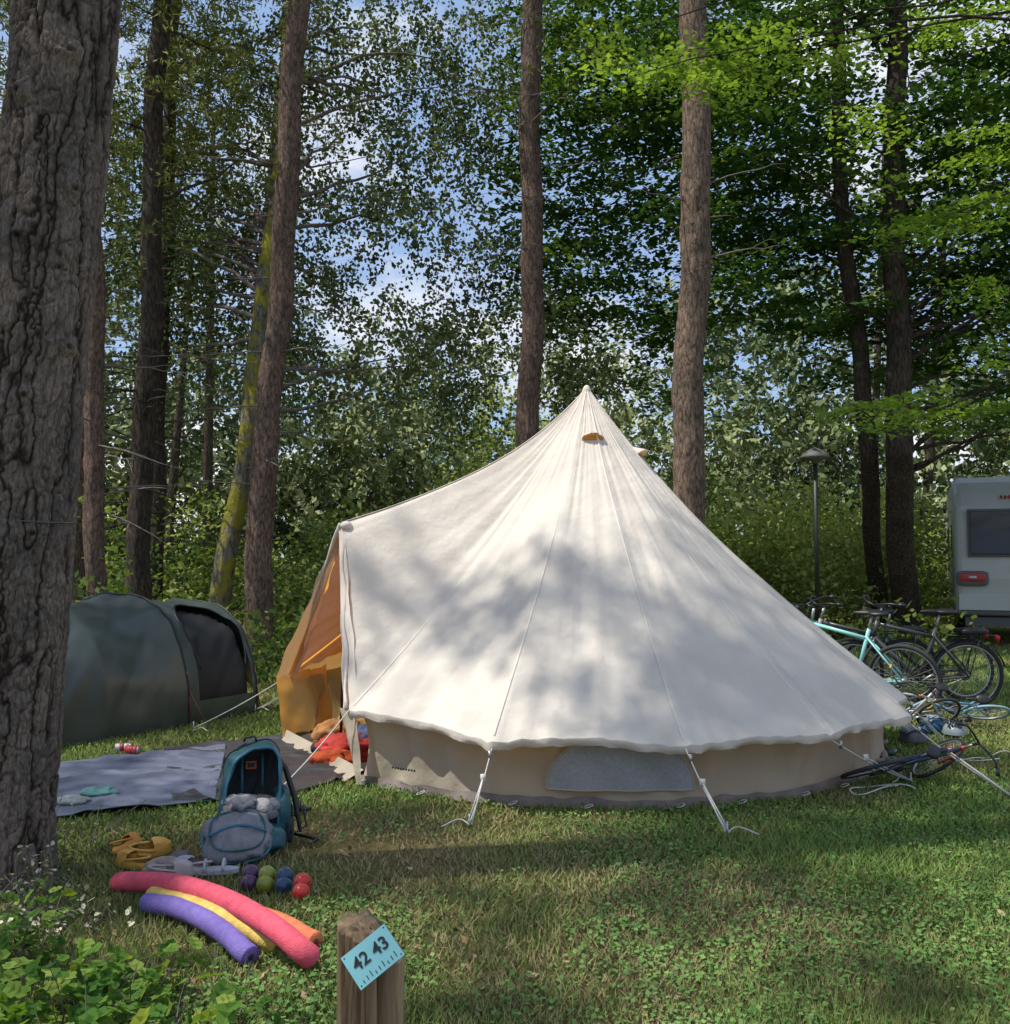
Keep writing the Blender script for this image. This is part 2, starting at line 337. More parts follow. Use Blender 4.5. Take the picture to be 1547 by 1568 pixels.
def grass():
    N=290000
    Y=2.6*np.exp(rng.uniform(0,1,N)**.9*math.log(20/2.6)); X=rng.uniform(-.56,.56,N)*Y
    keep=(np.hypot(X-TC[0],Y-TC[1])>2.35)&~inpoly(X,Y,MATA)&~inpoly(X,Y,MATB)
    q=fbm(np.stack([X*.9,Y*.9,0*X],-1),11,3)
    brown=np.exp(-(((X+1.0)/1.1)**2+((Y-5.4)/.8)**2))*.9+np.exp(-(((X+1.7)/.9)**2+((Y-4.0)/.9)**2))*.95+np.clip(-q,0,1)*.5
    keep&=rng.uniform(0,1,N)>brown*.65
    X,Y,q,brown=X[keep],Y[keep],q[keep],brown[keep]; N=len(X)
    hgt=(.020+.018*rng.uniform(0,1,N)+.015*np.clip(q,0,1))*(1+.04*Y); wd=.0032+.0011*Y
    a=rng.uniform(0,2*np.pi,N); le=rng.normal(size=(N,2))*.6
    c=np.stack([X,Y,0*X-.004],-1); s=np.stack([np.cos(a),np.sin(a),0*a],-1)*wd[:,None]*.5
    tip=c+np.stack([le[:,0]*hgt,le[:,1]*hgt,hgt],-1)
    v=np.clip(.62+q*.3+rng.normal(size=N)*.24-brown*.55,0,1)
    npmesh('lawn_grass',np.stack([c-s,c+s,tip],1),3,L_grass,v)
    N=85000
    Y=2.7*np.exp(rng.uniform(0,1,N)**.9*math.log(13/2.7)); X=rng.uniform(-.56,.56,N)*Y
    q=fbm(np.stack([X*1.4,Y*1.4,0*X+5],-1),17,3)
    keep=(np.hypot(X-TC[0],Y-TC[1])>2.35)&~inpoly(X,Y,MATA)&~inpoly(X,Y,MATB)&(q-.05+.5*np.clip(X,-1,1)>rng.normal(size=N)*.3)
    X,Y,q=X[keep],Y[keep],q[keep]; N=len(X)
    c=np.stack([X,Y,rng.uniform(.008,.034,N)],-1); n=rng.normal(size=(N,3))*.4; n[:,2]+=1
    L=rng.uniform(.010,.030,N)
    npmesh('clover_patch',leafquads(c,n,L,L*.8),4,L_clover,np.clip(.4+rng.normal(size=N)*.25,0,1))
    N=9000
    Y=2.8*np.exp(rng.uniform(0,1,N)*math.log(13/2.8)); X=rng.uniform(-.56,.56,N)*Y
    keep=(np.hypot(X-TC[0],Y-TC[1])>2.6); X,Y=X[keep],Y[keep]; N=len(X)
    keep=rng.uniform(0,1,N)<(.07+1.0*np.exp(-(((X+1.5)/1.1)**2+((Y-4.3)/1.2)**2))); X,Y=X[keep],Y[keep];N=len(X)
    c=np.stack([X,Y,rng.uniform(.008,.025,N)],-1); n=rng.normal(size=(N,3))*.5; n[:,2]+=1
    L=rng.uniform(.015,.05,N); as_=np.where(rng.uniform(0,1,N)<.6,.08,.6)
    npmesh('fallen_leaves',leafquads(c,n,L,L*as_),4,L_dry,rng.uniform(0,1,N))
grass()
# ------------------------------------------------------------------ near big pine
def big_pine():
    base=np.array([-2.53,4.85,0]); e=empty('pine_tree',base)
    zs=np.linspace(-.05,5.6,760); n=380; a=np.linspace(0,2*np.pi,n,endpoint=False)
    def cx(z): return -2.515+.075*z+.01*np.sin(z*2)
    r=.250-.002*zs+.05*np.exp(-zs*4)
    A,Zz=np.meshgrid(a,zs)
    q=np.stack([np.cos(A)*.26,np.sin(A)*.26,Zz],-1)
    wq=q+.022*np.stack([vn(q*np.array([8,8,5]),1),vn(q*np.array([8,8,5]),2),3*vn(q*9,3)],-1)+.010*np.stack([vn(q*40,4),vn(q*40,5),vn(q*40,6)],-1)
    f1=np.clip(np.abs(vn(wq*np.array([18,18,2.3]),7))*4.2,0,1)
    f2=np.clip(np.abs(vn(wq*np.array([20,20,11])+9,8))*4.0,0,1)
    f3=np.clip(np.abs(vn(wq*np.array([48,48,22]),9))*3,0,1)
    fine=fbm(q*np.array([60,60,34]),12,3)
    h=(f1**.8)*(.34+.66*f2**.6)*(.66+.34*f3)
    h=np.clip(h+.16*fine*(h>.15),0,1)
    lump=fbm(q*np.array([4,4,1.5]),8,3)
    R=r[:,None]*(1+.02*lump)+.024*(h-.7)
    kn=0
    for (kz,ka) in [(4.0,-1.0),(3.35,-.7),(3.1,-1.6),(2.0,-1.9),(2.6,-.5),(1.2,-1.7),(.75,-1.3),(3.8,-1.9),(1.7,-.9),(2.35,-1.2)]:
        da=(A-ka+np.pi)%(2*np.pi)-np.pi
        dd=np.hypot(da*.26,(Zz-kz)*1.3); dd=dd*(1+.3*vn(q*18,5)); kn=kn+.038*np.exp(-(dd/.05)**2)-.035*np.exp(-(dd/.018)**2)
        h=h*(1-.75*np.exp(-(dd/.026)**2))
    R=R+kn
    V=np.stack([cx(Zz)+R*np.cos(A),4.85-.02*Zz+R*np.sin(A),Zz],-1)
    mb=MB(); mb.grid(V,0,wrap=True); o=mb.build('trunk',[B_big],e)
    at=o.data.attributes.new('h','FLOAT','POINT'); at.data.foreach_set('value',h.reshape(-1).astype(np.float32))
    mb=MB(); trunk(mb,[[cx(5.5),4.74,5.5],[cx(9),4.7,9],[-1.5,4.5,16],[-1.4,4.4,20]],.225,.07,60,20,0)
    for i in range(26):
        z=rng.uniform(9,18); b=np.array([cx(z) if z<9 else -1.7,4.6,z]); a_=rng.uniform(0,6.28)
        branch(mb,b,nrm(np.array([math.cos(a_),math.sin(a_),.2])),rng.uniform(1,3),.04,1,4)
    zz=1.76; aa=np.linspace(0,2*np.pi,40,endpoint=False)
    mb.tube(np.stack([cx(zz)+.258*np.cos(aa),4.82+.258*np.sin(aa),zz+.004*np.sin(aa*3)],-1),.003,5,1,closed=True)
    mb.build('upper_trunk_and_limbs',[B_pine,M_twig],e)
    return e
bp_e=big_pine()
def shade_canopy():  # unseen leaf clumps added along sun rays to dapple tent and lawn
    M=1750
    g=np.stack([rng.uniform(-8,10,M),rng.uniform(-2,12.5,M)],1)
    nzv=fbm(np.stack([g[:,0]*.75,g[:,1]*.75,0*g[:,0]],-1),21,3)
    z=rng.uniform(14,20,M)
    keep=nzv>.06
    tx=g[:,0]+S[0]/S[2]*2.0; ty=g[:,1]+S[1]/S[2]*2.0
    ex=(np.abs(g[:,0]-1.6)<2.6)&(np.abs(g[:,1]-7.0)<1.2)&(nzv>-.45)&(rng.uniform(0,1,M)<.85)  # extra clumps added to shade the lower roof
    keep|=ex
    # gap shaped into the added crowns so sun reaches the tent roof
    hole=((tx-.40)/1.25)**2+((ty-8.15)/.95)**2<1
    keep&=~hole
    bk=((g[:,0]-4.6)/1.3)**2+((g[:,1]-9.2)/1.4)**2<1  # clumps left out so sun reaches the bikes
    keep&=~bk
    g,z=g[keep],z[keep]
    c=np.stack([g[:,0]+S[0]/S[2]*z,g[:,1]+S[1]/S[2]*z,z],1)
    a0=(c[:,0]>-8.0)&(c[:,1]>1.0)
    V,v=sprays(c[a0],'ball',46,.40,.15,.75); npmesh('crown',V,4,L_canopy,v,bp_e)  # out-of-view pine crown, shaped for the shade it casts
    rest=~a0; lm=rest&(c[:,0]<-6); rm=rest&~(c[:,0]<-6)
    for mk,b in ((lm,(-11.5,1.5,0)),(rm,(-4.5,-4.5,0))):
        e=empty('added_shade_tree',b); mb=MB(); trunk(mb,[b,(b[0]+.2,b[1]+.1,9),(b[0]+.5,b[1]+.3,18)],.32,.08,40,20)  # out-of-view tree added to carry the shading clumps
        cc=c[mk]
        for q in cc[rng.permutation(len(cc))[:40]]:
            a=np.array([b[0]+.3,b[1]+.2,rng.uniform(9,14)]); t_=np.linspace(0,1,8)[:,None]
            mb.tube((1-t_)*a+t_*q+np.array([0,0,.8])*np.sin(t_*3.14),np.linspace(.07,.01,8),5,0,caps=False)
        mb.build('trunk_and_limbs',[B_dark],e)
        V,v=sprays(cc,'ball',46,.40,.15,.75); npmesh('crown',V,4,L_canopy,v,e)
shade_canopy()
# ------------------------------------------------------------------ mid trees
def line(px0,py0,px1,py1,Y,ztop=17):
    a=P(px0,py0,Y); b=P(px1,py1,Y); d=(b-a)/(b[2]-a[2]); g=a-d*a[2]; return [g,g+d*ztop]
forest_tree('pine_tree',line(390,955,455,60,14.5),.205,.12,B_pine,34,(2.2,11),1.8,
   [((-3.2,15,13.5),(2.6,2.4,2.6),40)],L_pine,'needle',120,R=.8,leaf=.14,asp=.18)
forest_tree('pine_tree',line(812,650,815,60,16),.20,.14,B_pine,30,(4.5,12),1.8,
   [((.8,17,14),(2.8,2.4,2.6),40),((.7,16.5,9.6),(1.5,1.2,1.4),14)],L_pine,'needle',120,R=.8,leaf=.14,asp=.18)
forest_tree('pine_tree',line(1056,780,1066,60,13),.215,.155,B_pine4,24,(4.5,11),1.5,
   [((3,13.5,13),(2.8,2.4,2.2),40)],L_pine,'needle',120,R=.8,leaf=.14,asp=.18)
forest_tree('pine_tree',line(150,900,140,380,13.5),.14,.09,B_pine,30,(2,9),1.5,
   [((-6.3,15,9.0),(2.4,2,3.4),85)],L_pine,'needle',170,R=.75,leaf=.13,asp=.22,vb=.2)
forest_tree('pine_tree',line(213,900,240,150,15),.18,.11,B_dark,50,(2,10),2.0,
   [((-5.0,16,10.3),(2.2,2,3.0),60)],L_pine,'needle',170,R=.75,leaf=.13,asp=.22,vb=.15)
forest_tree('pine_tree',line(238,820,262,150,18),.14,.10,B_dark,50,(2,11),2.2,None)
forest_tree('pine_tree',line(118,900,122,400,16),.15,.11,B_pine,40,(2,9),2.0,
   [((-7.6,17,8.2),(2.0,2,3.6),60)],L_pine,'needle',170,R=.75,leaf=.13,asp=.22,vb=.15)
forest_tree('birch_tree',[P(322,905,14.9)*np.array([1,1,0]),P(345,850,14.9),P(385,640,15.2),P(432,190,16.4),P(470,-300,17.5)],.17,.06,B_moss,22,(4,10),2.4,
   [((-3.4,18.2,8.8),(4.0,2.2,4.6),165),((.2,18.5,5.9),(2.4,1.6,2.4),44),((-5.5,18,7),(2,1.5,2.6),40)],L_birch,'droop',185,R=.95,leaf=.088,asp=.75,limbs=40,vb=.08)
forest_tree('beech_tree',[G(1392,985),P(1375,700,15.5),P(1372,300,15.5),P(1370,-200,15.5)],.24,.12,B_dark,10,(4,10),1.5,
   [((6.3,16.6,8.9),(4.4,2.4,4.5),280),((8.7,16,6),(2.0,2.2,2.8),66)],L_beech,'flat',140,R=.75,leaf=.13,asp=.7,limbs=22)
forest_tree('beech_tree',[G(1352,978),P(1330,700,16),P(1290,300,16),P(1270,-200,16)],.16,.09,B_dark,10,(4,10),1.5,
   [((3.2,18.2,8.7),(3.2,2.2,4.3),200),((1.4,18.5,9.6),(1.6,1.6,4.0),56)],L_beech,'flat',140,R=.75,leaf=.13,asp=.7,limbs=16)
def near_beech():
    b=np.array([8.6,9.0,0]); e=empty('beech_tree',b); mb=MB(); p=trunk(mb,[b,b+np.array([-.2,.1,6]),b+np.array([-.4,.2,14])],.26,.12,50,20)
    groups=[((1150,100),120,38,9.5,15),((1010,110),60,26,10,4),((1450,335),110,34,10,12),((1525,235),40,50,10,6),((1400,630),110,28,11,15),((1490,50),80,50,10,6),((1500,450),60,40,10.5,3),((900,60),60,40,11,3),((1330,210),60,40,11.5,3),((1500,545),50,25,10.5,3)]
    cs=[]
    for (c,sx,sy,Y,n) in groups:
        for i in range(n):
            q=P(c[0]+rng.normal()*sx*.6,c[1]+rng.normal()*sy*.5,Y+rng.normal()*.5); cs.append(q)
            if i%5==0:
                j=int(np.argmin(abs(p[:,2]-(q[2]+.3)))); a=p[j]; t=np.linspace(0,1,10)[:,None]
                mb.tube((1-t)*a+t*q+np.array([0,0,.5])*np.sin(t*3.14)+rng.normal(size=(10,3))*.04,np.linspace(.028,.004,10),5,0,caps=False)
    cs=np.array(cs); V,v=sprays(cs,'flat',95,.36,.075,.62,.0)
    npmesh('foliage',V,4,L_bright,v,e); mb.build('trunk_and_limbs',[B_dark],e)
near_beech()
# ---- understory & distance
def scatter(name,boxes,mat,style,K,R,leaf,asp=.65):
    Vs=[];vs=[]
    for (x0,x1,y0,y1,z0,z1,n,vb) in boxes:
        x=rng.uniform(x0,x1,n); y=rng.uniform(y0,y1,n)
        top=z0+(z1-z0)*np.clip(.62+.5*fbm(np.stack([x*.5,y*.3,0*x],-1),31,2),.15,1.25)
        z=z0+(top-z0)*rng.uniform(0,1,n)**.8
        V,v=sprays(np.stack([x,y,z],1),style,K,R,leaf,asp,vb); Vs.append(V);vs.append(v)
    return npmesh(name,np.concatenate(Vs),4,mat,np.concatenate(vs))
scatter('understory_bushes',[(-9,-3.2,16,20,.1,2.6,90,-.05),(-6,-2.5,12.2,14.5,.1,1.0,20,-.15),(-3.5,2,15.5,19,.2,3.2,150,.05),(-1.5,5,19.5,24,.2,5.4,190,.2),(3.2,8.3,18,22,.1,3.4,220,.42),(8.0,12,20,24,.1,3.5,50,.1),(4.6,6.0,12.5,14,0,.6,10,-.2)],L_bush,'ball',125,.65,.11)
scatter('distant_trees',[(-30,30,30,38,.3,9.5,600,.1),(-24,-9,25,36,1,17,270,.1),(6,28,26,36,1,18,400,-.05),(-9,6,30,38,1,10.0,240,.25)],L_far,'needle',150,1.9,.27,.5)
def far_trunks():
    mb=MB()
    for i in range(13):
        y=rng.uniform(22,29); x=rng.uniform(-.60,.60)*y; h=rng.uniform(8,17); r=rng.uniform(.08,.17)
        if -.24*y<x<.05*y: continue
        l=rng.normal(size=2)*.05
        mb.tube([[x,y,0],[x+l[0]*h*.5,y,h*.5],[x+l[0]*h,y,h]],[r,r*.8,r*.4],8,0,caps=False)
    mb.build('distant_tree_trunks',[B_dark])
far_trunks()
# ------------------------------------------------------------------ BELL TENT
def canvasmat(name,col,trc,tr):
    m,t,b=newmat(name); b.inputs['Roughness'].default_value=.85; b.inputs['Specular IOR Level'].default_value=.2
    tc=t.nodes.new('ShaderNodeTexCoord')
    n=t.nodes.new('ShaderNodeTexNoise'); n.inputs['Scale'].default_value=2.5; n.inputs['Detail'].default_value=6
    r=t.nodes.new('ShaderNodeValToRGB'); c=np.array(col); r.color_ramp.elements[0].color=(*(c*.90),1); r.color_ramp.elements[1].color=(*c,1); r.color_ramp.elements[0].position=.35; r.color_ramp.elements[1].position=.6
    n2=t.nodes.new('ShaderNodeTexNoise'); n2.inputs['Scale'].default_value=7; n2.inputs['Detail'].default_value=4
    n3=t.nodes.new('ShaderNodeTexNoise'); n3.inputs['Scale'].default_value=400
    ad=t.nodes.new('ShaderNodeMath'); ad.operation='MULTIPLY_ADD'; ad.inputs[1].default_value=.03
    bp=t.nodes.new('ShaderNodeBump'); bp.inputs['Strength'].default_value=.6; bp.inputs['Distance'].default_value=.03
    for q in (n,n2,n3): t.links.new(tc.outputs['Object'],q.inputs['Vector'])
    t.links.new(n.outputs['Fac'],r.inputs[0]); t.links.new(r.outputs[0],b.inputs['Base Color'])
    t.links.new(n3.outputs['Fac'],ad.inputs[0]); t.links.new(n2.outputs['Fac'],ad.inputs[2]); t.links.new(ad.outputs[0],bp.inputs['Height']); t.links.new(bp.outputs[0],b.inputs['Normal'])
    tl=t.nodes.new('ShaderNodeBsdfTranslucent'); tl.inputs[0].default_value=(*trc,1)
    ms=t.nodes.new('ShaderNodeMixShader'); ms.inputs[0].default_value=tr
    t.links.new(b.outputs[0],ms.inputs[1]); t.links.new(tl.outputs[0],ms.inputs[2]); t.links.new(ms.outputs[0],t.nodes['Material Output'].inputs[0])
    return m
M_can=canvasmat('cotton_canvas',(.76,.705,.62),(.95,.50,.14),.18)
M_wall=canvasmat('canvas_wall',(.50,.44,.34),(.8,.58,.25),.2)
M_in=canvasmat('door_glow_canvas',(.80,.58,.30),(1.0,.50,.09),.45)  # canvas copy with orange sun glow put into its colour
M_hem=simple('groundsheet_hem',(.20,.165,.145),.7,.3)
M_mesh=simple('window_mesh',(.33,.33,.345),.7,.15,60)
M_rope=simple('white_rope',(.62,.6,.56),.8,.2,80)
M_steel=simple('steel',(.45,.45,.45),.35,.1,metal=.8)
M_blk=simple('black_plastic',(.015,.015,.017),.45,.2)
def bell_tent():
    e=empty('bell_tent',(TC[0],TC[1],0)); AP=np.array([TC[0],TC[1],3.10])
    ang=[-180,-157.5,-135,-107,-82.5,-61,-40,-19,3,25,47,69,92,114,136,158,180]
    ex=[]
    for a in ang:
        if a==-157.5: rr,z=2.19,1.85
        elif a==-135: rr,z=2.57,.52
        elif abs(a)==180: rr,z=2.62,.55
        elif a==-40: rr,z=2.74,.45
        elif a==-19: rr,z=2.60,.46
        elif a>0: rr,z=2.62,.46
        else: rr,z=2.76,.45
        ex.append(np.array([TC[0]+rr*math.cos(math.radians(a)),TC[1]+rr*math.sin(math.radians(a)),z]))
    U=26; T=80; cols=[]
    for i in range(len(ang)-1):
        for k in range(U+(i==len(ang)-2)):
            u=k/U; E=ex[i]*(1-u)+ex[i+1]*u; door=i<2
            s=math.sin(math.pi*u)
            radial=nrm(np.array([E[0]-TC[0],E[1]-TC[1],0]))
            if not door: E=E-radial*.045*s+np.array([0,0,.035*s])
            else: E=E-radial*.03*s
            th=math.radians(ang[i]*(1-u)+ang[i+1]*u); dg=math.degrees(th)
            pk=math.exp(-((dg+157.5)/20)**2); rt=math.exp(-((dg+10)/28)**2)
            cols.append((E,radial,th,s,.13+.08*pk+.035*rt,door,u,i))
    t=np.linspace(0,1,T); V=np.zeros((T,len(cols),3))
    for j,(E,rad,th,s,sag,door,u,i) in enumerate(cols):
        L=AP[None]*(1-t[:,None])+E[None]*t[:,None]
        nm=nrm(np.array([rad[0]*.72,rad[1]*.72,.69]))
        d=-sag*4*t*(1-t)*(1-.25*t)-.026*s*t
        Q=lambda a,b,c=0: np.stack([np.full(T,th*a)+c*t,t*b,np.zeros(T)],-1)
        d=d+.013*vn(Q(16,1.6),3)*np.minimum(t*2,1)+.024*vn(Q(6,2.5),5)*t+.009*vn(Q(40,3,2),9)+.005*vn(Q(75,2.2,-5),14)*t
        ud=min(u,1-u)
        d=d+.020*np.exp(-((1-t)/.17)**2)*math.cos(ud*42+2*math.sin(i))*math.exp(-ud*4)
        V[:,j]=L+nm[None]*d[:,None]
    mb=MB(); mb.grid(V,0)
    E=V[-1]; rads=np.array([c[1] for c in cols]); nd=np.array([not c[5] for c in cols])
    idx=np.where(nd)[0]; nj=len(idx)
    wv=.012*np.sin(np.arange(nj)*.9)+.012*vn(np.stack([np.arange(nj)*.4,np.zeros(nj),np.zeros(nj)],-1),2)
    h0=E[idx]; h1=h0+rads[idx]*.004-np.array([0,0,.028]); h2=h0-rads[idx]*(.012+wv[:,None])-np.array([0,0,.052])
    mb.grid(np.stack([h0,h1,h2]),0)
    mb.build('roof_canvas',[M_can],e)
    mb=MB()
    for i in range(1,len(ang)-1):
        j=i*U; pts=V[::3,j]; nm=nrm(np.array([cols[j][1][0]*.72,cols[j][1][1]*.72,.69]))
        side=nrm(np.cross(nm,E[j]-AP)); q=np.stack([pts-side*.007+nm*.001,pts-side*.005+nm*.0035,pts+side*.005+nm*.0035,pts+side*.007+nm*.001],1); mb.grid(q,0)
    mb.build('seams',[simple('seam_tape',(.70,.65,.57),.8,.1)],e)
    mb=MB(); Z=np.linspace(0.0,1,20); colsw=[]
    for i in range(2,len(ang)-1):
        for k in range(U+(i==len(ang)-2)):
            u=k/U; th=math.radians(ang[i]*(1-u)+ang[i+1]*u); c=np.array([math.cos(th),math.sin(th)])
            s=math.sin(math.pi*u); rt=2.47-.04*s; rb=2.44-.05*s
            f=.026*math.sin(th*46)+.026*float(vn(np.array([th*22,0,0]),4))
            r=rb+(rt-rb)*Z+(f*np.sin(Z*math.pi*.9)+.012*s)-.03*np.sin(Z*math.pi)+.018*vn(np.stack([np.full(20,th*12),Z*3,Z*0],-1),6)
            colsw.append(np.stack([TC[0]+r*c[0],TC[1]+r*c[1],.02+Z*.50],1))
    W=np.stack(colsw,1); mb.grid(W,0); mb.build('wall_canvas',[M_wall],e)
    mb=MB(); b0=W[0]; rr=b0[:,:2]-TC; rr/=np.linalg.norm(rr,axis=1)[:,None]; rr=np.c_[rr,0*rr[:,0]]
    jn=np.arange(len(b0)); wv=(.014*vn(np.stack([jn*.3,jn*0.,jn*0.],-1),5))[:,None]; hv=(.012*vn(np.stack([jn*.4,jn*0.,jn*0.],-1),8))
    g=np.stack([np.c_[b0[:,:2],0*b0[:,0]+.055+hv]+rr*.016,np.c_[b0[:,:2],0*b0[:,0]+.03]+rr*(.03+wv),np.c_[b0[:,:2],0*b0[:,0]+.002]+rr*(.05+wv*1.5)])
    mb.grid(g,0)
    a=np.linspace(0,2*np.pi,64,endpoint=False)
    mb.add(np.stack([TC[0]+2.38*np.cos(a),TC[1]+2.38*np.sin(a),0*a+.02],-1),[tuple(range(64))],0)
    mb.build('groundsheet',[M_hem],e)
    mb=MB()
    for i in range(2,len(ang)-1):
        for k in (.05,.5):
            th=math.radians(ang[i]*(1-k)+ang[i+1]*k); c=np.array([TC[0]+2.5*math.cos(th),TC[1]+2.5*math.sin(th),.02]); aa=np.linspace(0,2*np.pi,12,endpoint=False)
            mb.tube(np.stack([c[0]+.028*np.cos(aa),c[1]+.028*np.sin(aa),c[2]+.008+.01*np.cos(aa)],-1),.004,5,0,closed=True)
    mb.build('peg_loops',[M_rope],e)
    mb=MB(); us=np.linspace(-1,1,25); rows=[]
    for v in np.linspace(0,1,12):
        row=[]
        for x in us:
            th=math.radians(-90+11*x*(1-.55*v**2.5)); z=.115+v*.335
            r=2.457+.02*v+.010*math.sin(x*9+v*4)
            row.append([TC[0]+r*math.cos(th),TC[1]+r*math.sin(th),z])
        rows.append(row)
    R_=np.array(rows); mb.grid(R_,0)
    bd=np.concatenate([R_[0],R_[1:,-1],R_[-1,::-1][1:],R_[::-1,0][1:-1]]); mb.tube(bd,.007,6,1,closed=True)
    mb.build('window',[M_mesh,M_wall],e)
    mb=MB()
    def vent(th,tt,wid,hh):
        th=math.radians(th); fj=int(np.argmin([abs(c[2]-th) for c in cols])); c=V[int(tt*(T-1)),fj]; up=nrm(V[int(tt*(T-1))-6,fj]-V[int(tt*(T-1))+6,fj])
        rad=np.array([math.cos(th),math.sin(th),0]); side=nrm(np.cross([0,0,1.],rad)); nm=nrm(np.cross(side,up))
        if nm[2]<0: nm=-nm
        g=[]
        for v in np.linspace(0,1,9):
            g.append([c+side*x*wid+up*(hh*(1-v)*max(0,1-x*x)**.5)+nm*(.004+.075*v*(max(0,1-x*x))**.6) for x in np.linspace(-1,1,19)])
        mb.grid(np.array(g),0)
        g=[]
        for v in (0,1): g.append([c+side*x*wid*.93+up*(.045*(1-x*x)*(1 if v else -.25))+nm*.008 for x in np.linspace(-1,1,15)])
        mb.grid(np.array(g),1)
    vent(-88,.185,.105,.085); vent(-22,.225,.11,.10); vent(150,.2,.1,.08); vent(60,.2,.1,.08)
    mb.build('vents',[M_can,simple('vent_inner_glow',(.5,.27,.07),.8,.2)],e)  # glow of the lit interior painted orange inside the vents
    mb=MB(); mb.ell(AP+np.array([0,0,-.06]),(.042,.042,.08),0); mb.build('apex_cap',[M_can],e)
    mb=MB(); mb.tube([[TC[0],TC[1],0],[TC[0],TC[1],3.05]],.02,12)
    pkp=ex[1]; mb.tube([pkp+np.array([.03,0,-.03]),np.array([pkp[0]-.02,pkp[1]+.02,0.02])],.012,10)
    mb.build('poles',[simple('pole_steel',(.05,.04,.035),.4,.2,metal=.6)],e)
    mb=MB()
    def sheet(a0,a1,b0,b1,amp,m=0,n=26,seed=1,kk=2.0):
        u=np.linspace(0,1,n)[:,None,None]; v=np.linspace(0,1,n)[None,:,None]
        p=(1-u)*((1-v)*np.array(a0)+v*np.array(a1))+u*((1-v)*np.array(b0)+v*np.array(b1))
        nm=nrm(np.cross(p[-1,0]-p[0,0],p[0,-1]-p[0,0])); w_=np.sin(v[...,0]*kk*3.1+u[...,0]*2)*amp+fbm(p*5,seed,2)*amp*.7
        mb.grid(p+nm*(w_*np.ones((n,n)))[...,None],m)
    pk=ex[1]; nc=ex[2]; fc=ex[0]
    sheet(pk+[0,-.02,0],pk+[-.05,.06,-.03],nc+[.05,.0,0],nc+[-.08,.12,0],.014,seed=3)
    sheet(nc+[.05,.0,0],nc+[-.08,.12,0],np.array([-.99,6.77,.03]),np.array([-1.03,6.82,.03]),.012,seed=4,m=2)
    # far door leaf; inner sheets carry the orange sun glow in their colour
    sheet(pk,pk+[-.06,.10,-.05],fc+[.05,0,0],fc+[-.12,-.18,0],.02,seed=5,m=0)
    sheet(fc+[.25,.35,.05],fc+[-.10,-.15,0],fc+[.35,.3,-.52],fc+[-.02,-.28,-.50],.03,seed=6,kk=3,m=1)
    sheet(pk+[.25,.22,-.12],pk+[-.02,.10,-.10],fc+[.55,.45,.25],fc+[-.02,-.05,.0],.02,seed=9,kk=3,m=1)
    sheet(fc+[.02,-.25,-.44],fc+[-.03,-.30,-.535],np.array([-1.0,6.98,.09]),np.array([-1.12,6.92,.015]),.006,seed=7,kk=.8,m=2)
    mb.tube(np.array([pk*(1-t_)+nc*t_+np.array([-.02,.03,0])+.008*np.sin(t_*19) for t_ in np.linspace(0.0,1,20)]),.014+.005*np.sin(np.linspace(0,20,20)),8,0)
    mb.tube(np.array([pk*(1-t_)+fc*t_+np.array([-.03,.0,0]) for t_ in np.linspace(0.0,1,20)]),.016+.006*np.sin(np.linspace(0,17,20)),8,0)
    mb.ell(pk+np.array([.02,-.01,-.015]),(.045,.05,.035),0,noise=.1)
    mb.build('door_flaps',[M_can,M_in,M_wall],e)
    mb=MB()
    def guy(a,b,slack=.02,tri=True,tail=True):
        t=np.linspace(0,1,14)[:,None]; c=a*(1-t)+b*t-np.array([0,0,slack])*np.sin(t*3.14)
        mb.tube(c,.0045,6,0)
        if tri:
            d=nrm(b-a); sd=nrm(np.cross(d,[0,0,1.])); m_=a+(b-a)*.42
            for s in (-1,1): mb.tube([m_,b+sd*s*.014],.0045,6,0)
            mb.box(a+(b-a)*.42,(.016,.008,.022),0); mb.box(a+(b-a)*.12,(.009,.009,.025),1)
        mb.tube([b+np.array([0,0,.06]),b+np.array([0,0,-.05])],.006,6,1)
        if tail:
            k=np.linspace(0,1,12); sgn=rng.choice([-1,1]); mb.tube(np.stack([b[0]+sgn*.16*k,b[1]-.03+.05*np.sin(k*5),.035+.02*np.sin(k*3)],-1),.0042,5,0)
    guy(ex[3]+[0,0,-.02],G(719,1262,.03)); guy(ex[4]+[0,0,-.02],G(1114,1274,.03)); guy(ex[5]+[0,0,-.02],G(1395,1196,.03))
    guy(ex[6]+[0,0,-.02],ex[6]+np.array([.50,-.42,-.43]),tail=False); guy(ex[2],G(425,1212,.03),tri=False); guy(ex[0],ex[0]+np.array([-.9,.15,-.5]),tri=False)
    guy(ex[7],ex[7]+np.array([.42,.1,-.43]),tail=False)
    for i in range(9,16): 
        d=nrm(np.array([ex[i][0]-TC[0],ex[i][1]-TC[1],0])); guy(ex[i],ex[i]+d*.9-np.array([0,0,.43]))
    mb.build('guy_lines',[M_rope,M_steel],e)
    mb=MB()
    for k in range(9):
        th=math.radians(-127+k*.55); r=2.478; mb.box([TC[0]+r*math.cos(th),TC[1]+r*math.sin(th),.16],(.006,.002,.007),0)
    mb.build('label',[M_blk],e)
bell_tent()
def cloth(name,items,parent=None):
    mb=MB(); mats=[]
    for k,(c,r,col) in enumerate(items):
        mats.append(simple(name+'_fabric',col,.9,.3,14,.5,90)); mb.ell(c,r,k,noise=.22,ns=11,nu=60,nv=34,seed=k+3)
    return mb.build(name,mats,parent)
